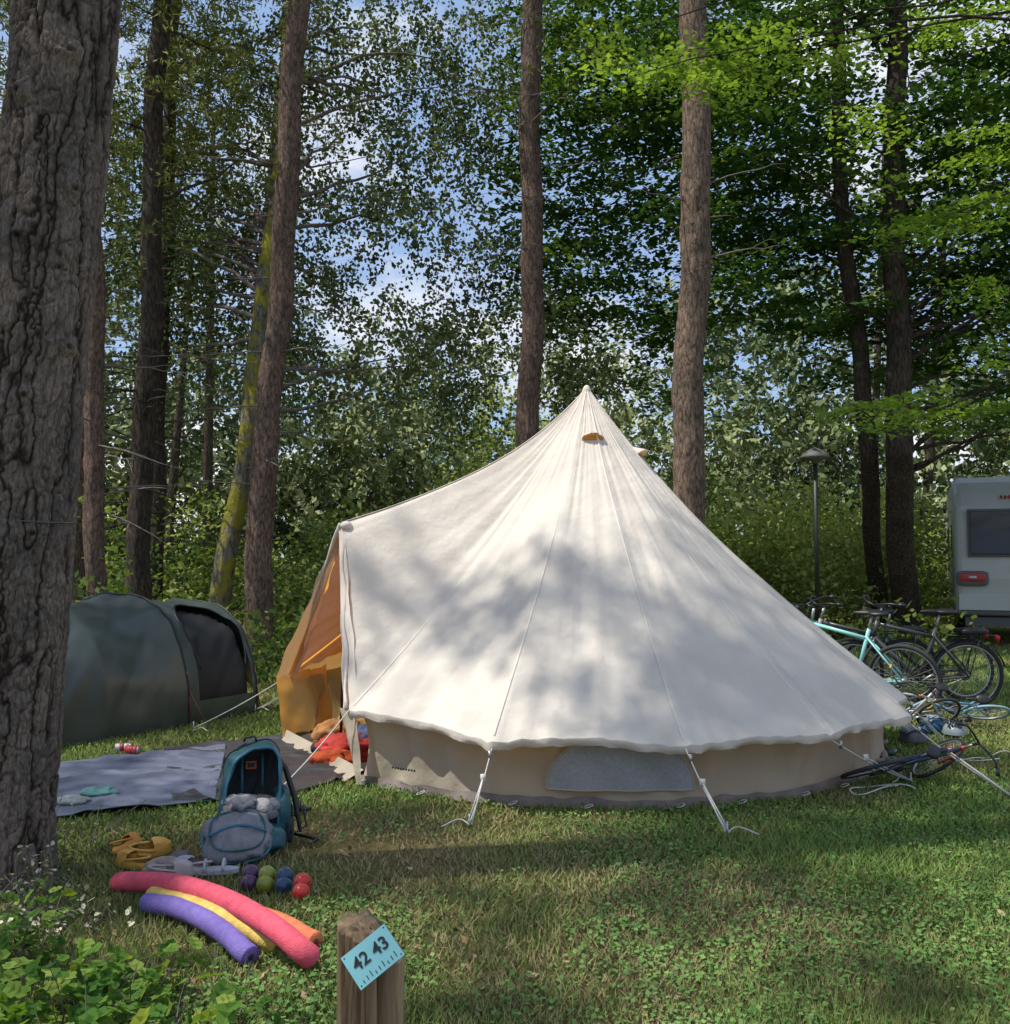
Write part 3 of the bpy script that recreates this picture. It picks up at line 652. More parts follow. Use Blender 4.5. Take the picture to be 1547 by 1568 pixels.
cloth('blanket_pile',[((-1.15,7.75,.10),(.30,.22,.10),(.45,.04,.03)),((-1.35,8.1,.12),(.2,.2,.12),(.35,.16,.05)),((-.9,7.9,.14),(.3,.3,.14),(.10,.12,.22)),((-1.3,7.5,.06),(.16,.12,.06),(.5,.08,.02)),((-1.0,8.4,.2),(.35,.3,.2),(.4,.22,.06)),((-1.25,8.3,.22),(.12,.12,.1),(.08,.18,.1)),((-1.42,7.7,.10),(.08,.08,.05),(.02,.02,.03))])
# ------------------------------------------------------------------ green tunnel tent
def tunnel_tent():
    e=empty('tunnel_tent',(-3.6,9.4,0))
    M_g=simple('green_nylon',(.045,.062,.055),.36,.2,3,.35,5,spec=.6)
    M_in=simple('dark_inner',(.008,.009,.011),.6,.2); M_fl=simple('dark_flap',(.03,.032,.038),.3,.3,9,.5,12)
    M_pipe=simple('tent_piping',(.012,.016,.015),.5,.1); M_red=simple('red_cord',(.3,.05,.06),.7,.2)
    b0=np.array([-3.72,8.05,0]); ax=nrm(np.array([1.26,2.15,0])); sd=np.array([-ax[1],ax[0],0])
    sec=[(-1.9,.15,.5),(-1.2,.85,.95),(-.4,1.05,1.0),(.55,1.15,1.02),(1.42,1.22,1.06),(2.35,1.12,1.0),(2.62,.35,.75)]
    ss=np.array([q[0] for q in sec]); hh=np.array([q[1] for q in sec]); ww=np.array([q[2] for q in sec])
    S_=np.linspace(-1.9,2.62,170); ph=np.linspace(0,np.pi,70)
    mb=MB(); V=np.zeros((170,70,3))
    for i,s in enumerate(S_):
        h=np.interp(s,ss,hh); w_=np.interp(s,ss,ww); k=np.searchsorted(ss,s); sg=0
        if 0<k<len(ss): u=(s-ss[k-1])/(ss[k]-ss[k-1]+1e-9); sg=.04*math.sin(math.pi*u)
        cx=b0+ax*s+sd*1.0
        q=np.stack([s*3+ph*2,ph*5,0*ph],-1); q2=np.stack([s*9-ph*7,ph*3,0*ph],-1)
        rr=1-sg+.016*vn(q,2)+.012*vn(q2,6)
        ca=np.sign(np.cos(ph))*np.abs(np.cos(ph))**.75; sa=np.abs(np.sin(ph))**.85
        V[i]=cx[None]-sd[None]*(w_*ca*rr)[:,None]+np.array([0,0,1.])[None]*(h*sa*rr)[:,None]
    a,b=V.shape[:2]; f=[[],[]]
    for i in range(a-1):
        for j in range(b-1):
            s=S_[i]; p=ph[j]; io=((s-1.93)/.36)**2+((p-.72)/.56)**2<1 or (abs(s-1.93)<.36 and .1<p<.72)
            (f[1] if io else f[0]).append((i*b+j,i*b+j+1,(i+1)*b+j+1,(i+1)*b+j))
    mb.add(V,f[0],0); mb.build('flysheet',[M_g],e)
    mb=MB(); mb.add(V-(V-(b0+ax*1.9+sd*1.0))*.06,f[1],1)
    fl=[]
    for i in range(14):
        fl.append([b0+ax*(1.98+i*.022)-sd*(.02-.02*math.sin(i*1.7))+sd*.10+np.array([0,0,z]) + sd*(z*z*.75)+ax*.04*math.sin(z*9+i) for z in np.linspace(.03,.75,18)])
    mb.grid(np.array(fl),0); mb.build('door_opening',[M_fl,M_in],e)
    mb=MB()
    for s in (-.4,1.42,2.35):
        i=int(np.argmin(abs(S_-s))); mb.tube(V[i]+np.array([0,0,.006]),.010,6,0,caps=False)
    pts=[]
    for th in np.linspace(-.2*np.pi,1.2*np.pi,60):
        s=1.93+.37*math.cos(th); p=max(.72+.58*math.sin(th),.05); fi=np.interp(s,S_,np.arange(170)); fj=p/np.pi*69
        i=int(fi); j=int(fj); di=fi-i; dj=fj-j
        pts.append((V[i,j]*(1-di)*(1-dj)+V[i+1,j]*di*(1-dj)+V[i,j+1]*(1-di)*dj+V[i+1,j+1]*di*dj)-sd*.004)
    mb.tube(pts,.008,6,0); mb.tube(V[:,0]+np.array([0,0,.012]),.01,6,0)
    for s in (-.4,1.42,2.35):
        i=int(np.argmin(abs(S_-s))); g=V[i,0]-sd*.25; g[2]=.02; mb.tube([V[i,5],g],.003,5,1); mb.tube([V[i,8]-sd*.01,V[i,1]-sd*.03],.006,5,1)
    mb.build('hoops_and_cords',[M_pipe,M_red],e)
tunnel_tent()
def ground_mat(name,poly,col,rough,bump,amp,z0):
    q=[np.array(p) for p in poly]; mb=MB()
    n=110; u=np.linspace(0,1,n)[:,None,None]; v=np.linspace(0,1,n)[None,:,None]
    if len(q)==5:
        A,B,C,D=q[0],q[1],q[2],q[4]
        lo=np.where(v<.5,D*(1-2*v)+q[3]*(2*v),q[3]*(2-2*v)+C*(2*v-1))
        p=(1-u)*(A*(1-v)+B*v)+u*lo
    else:
        A,B,C,D=q; p=(1-u)*(A*(1-v)+B*v)+u*(D*(1-v)+C*v)
    f=fbm(p*np.array([2.2,4,1]),int(z0*1000),3)
    z=z0+np.clip(1-np.abs(f)*2.4,0,1)*amp
    p=p+0; p[...,1]+=.03*fbm(p*1.1,4,2); p[...,2]=z
    mb.grid(p,0); m=simple(name+'_fabric',col,rough,.2,5,bump,70)
    o=mb.build(name,[m]); so=o.modifiers.new('s','SOLIDIFY'); so.thickness=.006; so.offset=1
ground_mat('picnic_blanket',MATA,(.11,.125,.18),.6,.4,.022,.035)
ground_mat('groundsheet',MATB,(.045,.042,.046),.5,.5,.022,.03)
def cans():
    for k,(px,py,cA) in enumerate([(188,1160,(.55,.5,.5)),(203,1164,(.5,.06,.05))]):
        c=G(px,py); c[2]=.08; d=nrm(np.array([1,.25*(-1)**k,0])); mb=MB()
        for (s0,s1,r0,r1,m) in [(-.06,-.053,.02,.031,1),(-.053,.0,.031,.031,0),(.0,.053,.031,.031,0),(.053,.062,.031,.024,1)]:
            mb.tube([c+d*s0,c+d*s1],[r0,r1],18,m)
        mb.tube([c+d*-.02,c+d*.01],[.0315,.0315],18,2)
        mb.build('drink_can',[simple('can_print',cA,.3,.3,40),M_steel,simple('can_band',(.4,.05,.05),.3,.1)])
cans()
cloth('folded_towel',[((G(152,1226)+[0,0,.055]),(.11,.07,.03),(.10,.24,.23)),((G(110,1238)+[0,0,.05]),(.1,.07,.025),(.3,.32,.3))])
# ------------------------------------------------------------------ backpack
def backpack():
    o=G(340,1322); o[2]=0; e=empty('backpack',o)
    T_=simple('teal_nylon',(.025,.10,.115),.55,.35,14,.5,60); Dk=simple('dark_lining',(.035,.038,.045),.8,.4,10,.4,40); Gy=simple('grey_fabric',(.22,.215,.235),.85,.3,14,.6,60)
    Or=simple('orange_label',(.6,.17,.06),.6,.2); Lb=simple('blue_piping',(.03,.15,.23),.5,.2)
    ya=.30
    R=np.array([[math.cos(ya),-math.sin(ya),0],[math.sin(ya),math.cos(ya),0],[0,0,1]])
    mb=MB(); T=np.eye(4); T[:3,:3]=R*.98; T[:3,3]=o+np.array([.08,.28,0]); mb.T=T
    prof=[]
    for a in np.linspace(-.35,math.pi+.35,50):
        x=.155*math.copysign(abs(math.cos(a))**.6,math.cos(a)); z=.30+.25*math.copysign(abs(math.sin(a))**.75,math.sin(a)); prof.append((x+.08*(z-.3),z+.02*math.sin(x*9)))
    prof=[(prof[0][0],0.03)]+prof+[(prof[-1][0],0.03)]
    g=[]
    for y,sc in [(-.09,.97),(-.05,1.03),(-.01,1.07),(.04,1.08),(.08,1.05),(.11,.98),(.135,.86)]:
        g.append([[x*sc+.018*float(vn(np.array([y*20,z*14,x*9]),3)),y+.20*(z-.1)+.024*float(vn(np.array([x*16,z*12,0]),6)),z*(1 if sc>1 else .985)+.016*float(vn(np.array([x*18,y*15,z*6]),8))] for x,z in prof])
    g=np.array(g); mb.grid(g,0)
    mb.tube(g[0],.009,8,4); mb.tube(g[4]+np.array([0,0,.004]),.005,6,5)
    bk=[]
    for s in np.linspace(0,1,10): bk.append([[x*.95*s,.105+.20*(z-.1)+.02*float(vn(np.array([x*15*s,z*15,s*4]),2)),.25+(z-.25)*s] for x,z in prof])
    mb.grid(np.array(bk),1); bk2=np.array(bk); bk2[...,1]+=.03; mb.grid(bk2,0)
    Rt=np.array(Matrix.Rotation(-.2,3,'X'))
    mb.box((.0,.125,.43),(.030,.003,.022),3,R=Rt); mb.box((.0,.118,.43),(.020,.003,.012),1,R=Rt); mb.box((-.05,.11,.38),(.006,.006,.11),4,R=Rt)
    mb.box((.065,.12,.40),(.006,.006,.09),4,R=Rt)
    c0=np.array([-.085,-.20,.115])
    Rp=np.array(Matrix.Rotation(.75,3,'X')); mb.ell(c0,(.175,.145,.075),2,e=.72,noise=.13,ns=10,nu=60,nv=34,R=Rp,seed=4)
    th=np.linspace(0,2*np.pi,50,endpoint=False); se=lambda x:np.sign(x)*np.abs(x)**.72
    ring=lambda s,z:(np.stack([.178*s*se(np.cos(th)),.148*s*se(np.sin(th)),0*th+z],-1)@Rp.T)+c0
    mb.tube(ring(1.0,.0),.009,8,4,closed=True); mb.tube(ring(.80,.066),.006,6,0,closed=True)
    mb.tube(np.stack([np.linspace(-.15,.15,14),.05*np.sin(np.linspace(0,3.1,14))-.03,0*np.linspace(0,1,14)+.084],-1)@Rp.T+c0,.007,6,4)
    mb.ell((.05,-.10,.08),(.12,.13,.07),0,e=.7,noise=.12,ns=9,nu=40,nv=24)
    mb.ell((.165,.03,.17),(.05,.11,.14),0,e=.75,noise=.14,ns=9,nu=40,nv=24); mb.ell((.20,.00,.10),(.03,.08,.08),1,e=.75,noise=.1,ns=12)
    mb.ell((-.15,.03,.15),(.035,.09,.11),0,e=.7,noise=.08)
    mb.tube([[.12,.18,.50],[.20,.22,.38],[.25,.16,.22],[.27,.02,.06]],[.012,.018,.018,.01],8,5); mb.tube([[.17,.0,.30],[.215,.0,.2],[.2,-.03,.05],[.3,-.02,.10],[.29,.02,.18]],.007,6,5)
    mb.tube([[.16,-.05,.33],[.22,-.04,.22],[.21,-.08,.08]],.005,6,5); mb.tube([[.24,.05,.04],[.33,.02,.02],[.36,-.06,.03],[.31,-.10,.02]],.009,6,5)
    mb.tube([[-.04,.16,.56],[-.03,.15,.585],[.02,.15,.585],[.03,.16,.56]],.007,6,5)
    mb.build('bag',[T_,Dk,Gy,Or,Lb,M_blk],e)
    mb=MB(); mb.T=T
    for k in range(18): mb.ell((rng.uniform(-.13,.09),rng.uniform(-.13,.05),rng.uniform(.16,.27)),(.07,.055,.035),k%3,noise=.38,ns=16,nu=50,nv=28,seed=k)
    mb.build('clothes',[simple('grey_cloth',(.42,.39,.375),.95,.3,20,.5,60),simple('brown_cloth',(.30,.265,.245),.95,.3,20,.5,60),simple('dark_cloth',(.18,.18,.21),.95,.3,20,.5,60)],e)
backpack()
def sandal(px,py,a,col):
    c=G(px,py); e=empty('sandal',c); mb=MB(); Rz=np.array([[math.cos(a),-math.sin(a),0],[math.sin(a),math.cos(a),0],[0,0,1]])
    n=24; th=np.linspace(0,2*np.pi,n,endpoint=False); out_=np.stack([.125*np.cos(th),(.042+.008*np.cos(th))*np.sin(th),0*th],-1)@Rz.T+c
    mb.grid(np.stack([out_+[0,0,.012],out_+[0,0,.032]]),0,wrap=True); mb.add(out_+[0,0,.032],[tuple(range(n))],0)
    for k in (.05,-.04):
        t=np.linspace(0,np.pi,9); mb.tube(np.stack([k+0*t,.045*np.cos(t),.03+.045*np.sin(t)],-1)@Rz.T+c,.008,6,0)
    mb.build('sole_and_straps',[simple('sandal_rubber',col,.7,.2)],e)
sandal(446,1246,.3,(.02,.02,.025)); sandal(424,1252,.5,(.03,.03,.035)); sandal(327,1340,.15,(.45,.46,.5))
def clog(px,py,a,col,sc=1,tilt=0,z=0):
    c=G(px,py); c[2]=z; e=empty('clog',c); mb=MB(); T=np.eye(4); T[:3,:3]=np.array(Matrix.Rotation(a,3,'Z')@Matrix.Rotation(tilt,3,'X'))*sc; T[:3,3]=c; mb.T=T
    n=36; th=np.linspace(0,2*np.pi,n,endpoint=False); o=lambda s,z_: np.stack([.115*s*np.cos(th),(.041+.010*np.cos(th))*s*np.sin(th),0*th+z_],-1)
    mb.grid(np.stack([o(.96,.0),o(1.02,.008),o(1.0,.022)]),0,wrap=True); mb.add(o(1.0,.022),[tuple(range(n))],1); mb.add(o(.96,0),[tuple(range(n))[::-1]],0)
    # upper: side walls rising to a domed toe, open behind
    top=np.stack([.108*np.cos(th),(.036+.010*np.cos(th))*np.sin(th),.030+.032*np.clip(np.cos(th)+.55,0,1)+.012*np.clip(-np.cos(th)-.3,0,1)],-1)
    mb.grid(np.stack([o(1.0,.022),top*np.array([1.0,1.06,.9]),top]),0,wrap=True)
    g=[]
    for s in np.linspace(0,1,8):
        row=[]
        for q in np.linspace(-1.45,1.45,17): 
            rim=np.array([.108*math.cos(q),(.036+.010*math.cos(q))*math.sin(q),.030+.032*min(1,max(0,math.cos(q)+.55))]); inn=np.array([.012,rim[1]*.75,.066+.012*math.cos(q*.9)])
            p_=rim*(1-s)+inn*s; p_[2]+=.016*math.sin(s*3.14); row.append(p_)
        g.append(row)
    mb.grid(np.array(g),0)
    t=np.linspace(0,np.pi,14); mb.tube(np.stack([.02-.125*np.sin(t),.042*np.cos(t),.045+.02*np.sin(t)],-1),.006,6,0)
    mb.build('body',[simple('clog_foam',col,.6,.15,20,.2,90),simple('clog_insole',tuple(np.array(col)*.5),.8,.2)],e)
clog(205,1328,2.7,(.66,.34,.06),1.0); clog(228,1318,.6,(.68,.36,.07),1.0,.3,.03); clog(196,1312,1.2,(.60,.26,.05),.9,-.5,.04)
clog(262,1345,.3,(.44,.36,.36),1.0); clog(294,1340,2.9,(.42,.38,.42),.95,.2,.01)
cloth('towel_heap',[((G(258,1332)+[0,0,.03]),(.10,.05,.03),(.36,.28,.25)),((G(238,1342)+[0,0,.03]),(.06,.04,.03),(.3,.24,.2)),((G(276,1322)+[0,0,.03]),(.06,.05,.03),(.14,.12,.12))])
# ------------------------------------------------------------------ pool noodles
def noodle(pts,col,r):
    p=np.array([G(a,b,zz) for a,b,zz in pts]); t=np.linspace(0,1,len(p)); tt=np.linspace(0,1,60)
    c=np.stack([np.polyval(np.polyfit(t,p[:,i],min(3,len(p)-1)),tt) for i in range(3)],1)
    c+=.006*np.stack([vn(np.stack([tt*9,0*tt,0*tt+k],-1),k) for k in range(3)],1)
    m=simple('noodle_foam',col,.8,.2,30,.5,160); md=simple('noodle_hole_shade',tuple(np.array(col)*.25),.9,.1)  # end hole is a disc of darkened foam colour, painted shade
    mb=MB(); mb.tube(c,np.r_[r*.93,np.full(58,r),r*.93],28,0)
    d=nrm(c[-1]-c[-2]); mb.tube([c[-1]+d*.0005,c[-1]+d*.002],[r*.3,r*.3],14,1)
    d=nrm(c[0]-c[1]); mb.tube([c[0]+d*.0005,c[0]+d*.002],[r*.3,r*.3],14,1)
    mb.build('pool_noodle',[m,md])
noodle([(180,1352,.05),(270,1355,.11),(350,1380,.15),(430,1430,.11),(478,1468,.05)],(.70,.09,.14),.045)
noodle([(225,1384,.05),(280,1393,.08),(340,1428,.07),(385,1466,.042)],(.18,.13,.42),.042)
noodle([(235,1372,.05),(300,1388,.09),(370,1418,.08),(425,1446,.042)],(.70,.50,.12),.040)
noodle([(300,1372,.05),(390,1400,.06),(440,1420,.055),(485,1443,.042)],(.68,.19,.08),.040)
# ------------------------------------------------------------------ boules
def boules():
    for (px,py,col) in [(461,1372,(.50,.03,.02)),(434,1362,(.02,.06,.13)),(406,1360,(.22,.25,.03)),(381,1358,(.07,.025,.085))]:
        for k in range(2):
            c=G(px,py+8); c=c+np.array([-.004*k,.050*k,.041+.030*k]); mb=MB(); mb.ell(c,(.040,.040,.040),0,nu=32,nv=22)
            R_=.0403; a=np.linspace(0,2*np.pi,36,endpoint=False)
            for off in (-.012,.012):
                rr=math.sqrt(R_**2-off**2); mb.tube(np.stack([c[0]+rr*np.cos(a)*.9,c[1]+rr*np.cos(a)*.43+0*a,c[2]+rr*np.sin(a)],-1)+np.array([.43,-.9,0])*off,.0012,5,1,closed=True)
            mb.build('boule',[simple('boule_plastic',col,.3,.1),simple('boule_stripe',tuple(np.minimum(np.array(col)*1.6+.18,1)),.5,.1)])
boules()
# ------------------------------------------------------------------ numbered post
def post():
    c0=P(568,1480,1.95); c0[2]=0; e=empty('pitch_number_post',c0)
    n=110; K=80; a=np.linspace(0,2*np.pi,n,endpoint=False); zs=np.linspace(0,1,K)
    A,Z=np.meshgrid(a,zs)
    r=.065*(1+.02*vn(np.stack([np.cos(A)*2,np.sin(A)*2,Z*3],-1),2)+.014*vn(np.stack([np.cos(A)*12,np.sin(A)*12,Z*2],-1),5))
    for ca,wd,dp in [(-1.15,.04,.024),(-2.3,.03,.016),(-.5,.03,.010),(-1.75,.02,.010),(-2.0,.015,.006)]:
        da=(A-ca-.08*np.sin(Z*4)+np.pi)%(2*np.pi)-np.pi; r=r-dp*np.exp(-(da/wd)**2)
    X=r*np.cos(A); Y=r*np.sin(A)
    tp=lambda x,y: .882-.9*np.clip(x+.015,0,1)-.35*np.clip(-y-.02,0,1)+.006*vn(np.stack([x*60,y*60,0*x],-1),3)
    V=np.stack([c0[0]+X,c0[1]+Y,Z*tp(X,Y)],-1)
    mb=MB(); mb.grid(V,0,wrap=True)
    cap=[V[-1]]
    for s in (.95,.7,.4,.05):
        x=X[-1]*s; y=Y[-1]*s; cap.append(np.stack([c0[0]+x,c0[1]+y,tp(x,y)+.004],-1))
    mb.grid(np.array(cap),0,wrap=True)
    m=simple('weathered_wood',(.17,.095,.045),.85,.6,42,1.0,80,stretch=(1,1,.07),col2=(.42,.29,.16))
    mb.build('post',[m],e)
    an=math.radians(38); tl=math.radians(28)
    u=np.array([math.cos(an),0,math.sin(an)]); v=np.array([-math.sin(an),0,math.cos(an)])
    Rt=np.array(Matrix.Rotation(-tl,3,'X')); u=Rt@u; v=Rt@v; nn=np.cross(u,v)
    c=P(571,1465,1.86); R=np.stack([u,v,nn],1)
    mb=MB(); mb.box(c,(.049,.034,.0022),0,R=R)
    for k in range(9):
        mb.box(c+u*(-.036+k*.009)+v*(-.026+.002*(k%3))+nn*.003,(.0008,.003+.0013*((k*7)%3),.0004),1,R=R)
    for su in(-1,1):
        for sv in (-1,1): mb.ell(c+u*su*.044+v*sv*.029+nn*.0022,(.0015,.0015,.0015),1,nu=8,nv=6)
    mb.build('plate',[simple('turquoise_plate',(.26,.60,.62),.35,.12,12),M_blk],e,smooth=False)
    cu=bpy.data.curves.new('digits','FONT'); cu.body='42 43'; cu.size=.033; cu.align_x='CENTER'; cu.align_y='CENTER'; cu.extrude=.0004; cu.offset=.0006
    o=bpy.data.objects.new('digits',cu); scene.collection.objects.link(o); cu.materials.append(M_blk)
    pos=c+nn*.0034+v*.006; M=Matrix.Identity(4)
    for i in range(3):
        M[i][0]=R[i,0];M[i][1]=R[i,1];M[i][2]=R[i,2];M[i][3]=pos[i]
    o.parent=e; o.matrix_parent_inverse=Matrix.Translation(e.location).inverted(); o.matrix_basis=M
post()
# ------------------------------------------------------------------ bikes
M_tyre=simple('tyre',(.03,.03,.03),.8,.2); M_alu=simple('aluminium',(.45,.45,.45),.4,.1,metal=.7)
def bicycle(o,fwd,lean,col,col2,sc=1.0,lying=False,rack=True,tyre=None,steer=.2,name='bicycle',grip=None):
    f=nrm(np.array([fwd[0],fwd[1],0])); side=np.array([-f[1],f[0],0]); up=np.array([0,0,1.])
    s2=side*math.cos(lean)+up*math.sin(lean); u2=-side*math.sin(lean)+up*math.cos(lean)
    T=np.eye(4); T[:3,0]=f*sc; T[:3,1]=s2*sc; T[:3,2]=u2*sc; T[:3,3]=o
    e=empty(name,o); mb=MB(); mb.T=T; r=.335
    Fr=simple('bike_frame_paint',col,.3,.08); F2=simple('bike_accent',col2,.4,.1); mats=[Fr,M_tyre if tyre is None else simple('coloured_tyre',tyre,.7,.1),M_alu,M_blk,F2,simple('reflector_red',(.5,.02,.02),.3,.1)]
    a=np.linspace(0,2*np.pi,40,endpoint=False)
    def wheel(cx,st=0):
        d=np.array([math.cos(st),math.sin(st),0]); c=np.array([cx,0,r])
        ring=lambda R_:c+np.cos(a)[:,None]*R_*d+np.sin(a)[:,None]*R_*np.array([0,0,1.])
        mb.tube(ring(r-.018),.021,8,1,closed=True); mb.tube(ring(r-.043),.010,6,2,closed=True)
        ax=np.array([-d[1],d[0],0]); mb.tube([c-ax*.05,c+ax*.05],.018,10,2)
        for k in range(28):
            q=k*2*np.pi/28; mb.tube([c+ax*.03*(-1)**k,c+(math.cos(q)*d+math.sin(q)*np.array([0,0,1.]))*(r-.05)],.0016,3,2,caps=False)
    wheel(0); wheel(1.06,steer if not lying else .5)
    BB=np.array([.44,0,.29]); ST=np.array([.29,0,.80]); HT=np.array([.83,0,.86]); HB=np.array([.865,0,.70]); RA=np.array([0,0,r]); FA=np.array([1.06,0,r])
    mb.tube([BB,ST],.018,10,0); mb.tube([HB,BB],.025,10,0); mb.tube([HT-[0,0,.03],BB+(ST-BB)*.82],.018,10,0); mb.tube([HT,HB],.023,10,4)
    for s in(-1,1):
        y=np.array([0,s*.055,0]); mb.tube([BB+y*.5,RA+y],.010,8,0); mb.tube([BB+(ST-BB)*.85+y*.3,RA+y],.009,8,0)
        mb.tube([HB+y*.7,HB+y*.9+[.02,0,-.06],FA+y],.013,8,0 if rack else 4)
    mb.tube([ST,ST+[-.03,0,.12]],.012,8,2); sd=ST+[-.03,0,.14]
    mb.ell(sd+[-.06,0,.01],(.10,.075,.028),3,noise=.02); mb.ell(sd+[.06,0,.01],(.12,.028,.022),3)
    tp=HT+[-.03,0,.12]; mb.tube([HT,tp],.014,8,2); mb.tube([tp,tp+[.07,0,.03]],.014,8,3); hb=tp+[.07,0,.03]
    cs,sn=math.cos(steer),math.sin(steer); lat=np.array([-sn,cs,0]); fw=np.array([cs,sn,0])
    for s in(-1,1):
        p=[hb,hb+lat*s*.12+[0,0,.02],hb+lat*s*.22+[0,0,.04]-fw*.03,hb+lat*s*.31+[0,0,.035]-fw*.10]; mb.tube(p,.011,8,3); mb.tube([p[2]*.4+p[3]*.6,p[3]-fw*.03+lat*s*.012],.018,8,3 if grip is None else 4)
        mb.tube([p[2],p[2]+lat*s*.05+fw*.04-[0,0,.02]],.006,6,3)
        mb.tube([hb+lat*s*.15,hb+fw*.12-[0,0,.12],HB+[.04,s*.02,0]],.004,5,3,caps=False)
    c=BB+[0,-.05,0]; mb.tube(np.stack([c[0]+.085*np.cos(a),c[1]+0*a,c[2]+.085*np.sin(a)],-1),.006,6,3,closed=True); mb.tube([BB-[0,.07,0],BB+[0,.07,0]],.02,10,3)
    for s,q in((-1,.6),(1,.6+math.pi)):
        cr=BB+[.165*math.cos(q),s*.08,-.165*math.sin(q)]; mb.tube([BB+[0,s*.07,0],cr],.010,6,2); mb.box(cr+np.array([0,s*.05,0]),(.045,.04,.010),3)
    mb.tube([c+[0,0,.085],RA+[0,-.05,.04]],.004,4,3); mb.tube([c-[0,0,.085],RA+[0,-.05,-.04]],.004,4,3); mb.tube(np.stack([.045*np.cos(a),0*a-.05,r+.045*np.sin(a)],-1),.012,6,3,closed=True)
    for cx,a0,a1 in (((0,.1,2.9),(1.06,.6,2.9)) if rack else ()):
        th=np.linspace(a0,a1,18); R_=r+.022; g=np.stack([np.stack([cx+R_*np.cos(th),0*th+y,r+(R_-abs(y)*.3)*np.sin(th)],-1) for y in (-.028,0,.028)]); mb.grid(g,3)
    if rack:
        z=r*2+.06
        for s in(-1,1):
            mb.tube([[.22,s*.05,z],[-.22,s*.06,z]],.006,6,3); mb.tube([[-.1,s*.06,z],[0,s*.07,r]],.005,6,3)
        for x in(.2,.1,0,-.1,-.22): mb.tube([[x,-.06,z],[x,.06,z]],.005,6,3)
        mb.box((-.27,0,z-.03),(.012,.04,.025),5); mb.ell((-.05,0,z+.035),(.13,.07,.03),3,e=.5,noise=.05)
    mb.build('frame_and_wheels',mats,e)
    return e
bicycle(G(1480,1088),(-1,.10),-.10,(.06,.062,.065),(.05,.05,.05),1.08,steer=.3)
bicycle(G(1388,1096),(-.80,.60),-.14,(.30,.66,.64),(.03,.42,.40),1.08,rack=False,steer=-.25)
bicycle(np.array([5.1,10.9,0]),(-1,-.05),.1,(.02,.022,.03),(.1,.1,.1),1.0,steer=-.2)
bicycle(np.array([4.35,10.7,0]),(-.9,.25),-.1,(.08,.08,.09),(.3,.3,.3),1.05,steer=.4)
bicycle(G(1425,1118)+[0,0,.03],(-.75,-.1),-.75,(.55,.56,.56),(.75,.28,.03),.60,rack=False,lying=True,steer=.4,name='childrens_bicycle',grip=1)
bicycle(G(1300,1203)+[0,0,.06],(.9,.55),1.15,(.04,.06,.12),(.6,.06,.04),.66,rack=False,lying=True,steer=.5,name='childrens_bicycle')
bicycle(G(1505,1110)+[0,0,.05],(-.95,.2),-1.1,(.15,.35,.5),(.75,.5,.05),.60,rack=False,lying=True,tyre=(.25,.42,.5),steer=.3,name='childrens_bicycle')
def helmet(px,py,z,col,col2,a=0):
    c=G(px,py); c[2]=z; e=empty('bicycle_helmet',c); mb=MB(); n=24; th=np.linspace(0,2*np.pi,n,endpoint=False); g=[]
    for p in np.linspace(0,1.35,10): g.append(np.stack([.135*np.cos(th)*math.cos(p),.10*np.sin(th)*math.cos(p),np.full(n,.115*math.sin(p))],-1))
    V=np.array(g); Rz=np.array([[math.cos(a),-math.sin(a),0],[math.sin(a),math.cos(a),0],[0,0,1]]); V=V@Rz.T+c; mb.grid(V,0,wrap=True)
    for k in(-2,-1,0,1,2):
        q=np.array([[x,.032*k*math.sqrt(max(0,1-(x/.15)**2)),.122*math.sqrt(max(0,1-(x/.14)**2-(.3*k)**2*.25))] for x in np.linspace(-.11,.11,12)])@Rz.T+c; mb.tube(q,.009,6,1)
    mb.build('shell',[simple('helmet_shell',col,.3,.1),simple('helmet_vents',col2,.5,.1)],e)
helmet(1428,1122,.03,(.03,.1,.2),(.3,.35,.4),.5); helmet(1462,1128,.03,(.25,.3,.33),(.03,.03,.04),1.2); helmet(1400,1140,.03,(.04,.04,.05),(.1,.12,.15),.2)
mb=MB(); k=np.linspace(0,1,60); c=G(1345,1215); mb.tube(np.stack([c[0]+.25*np.cos(k*7)*(1-.3*k),c[1]+.12*np.sin(k*9),.03+.01*np.sin(k*20)],-1),.005,5,0)
c=G(1500,1165); mb.tube(np.stack([c[0]+.3*np.cos(k*5),c[1]+.15*np.sin(k*11),.03+.02*np.sin(k*20)],-1),.005,5,0); mb.build('rope',[M_rope])
# ------------------------------------------------------------------ lamp
def lamp():
    Y=15.0; b=P(1250,800,Y); b[2]=0; e=empty('street_lamp',b); top=P(1247,705,Y)[2]; mb=MB()
    mb.tube([b,b+[0,0,.6]],.05,14,0); mb.tube([b+[0,0,.6],[b[0],b[1],top]],.034,14,0)
    a=np.linspace(0,2*np.pi,28,endpoint=False); prof=[(.05,-.05),(.07,0),(.22,.03),(.225,.06),(.16,.13),(.06,.18),(.01,.20)]
    mb.grid(np.array([np.stack([b[0]+r*np.cos(a),b[1]+r*np.sin(a),top+z+0*a],-1) for r,z in prof]),1,wrap=True)
    mb.build('pole_and_shade',[simple('lamp_pole',(.02,.025,.02),.5,.2),simple('lamp_shade',(.10,.10,.09),.6,.2)],e)
lamp()
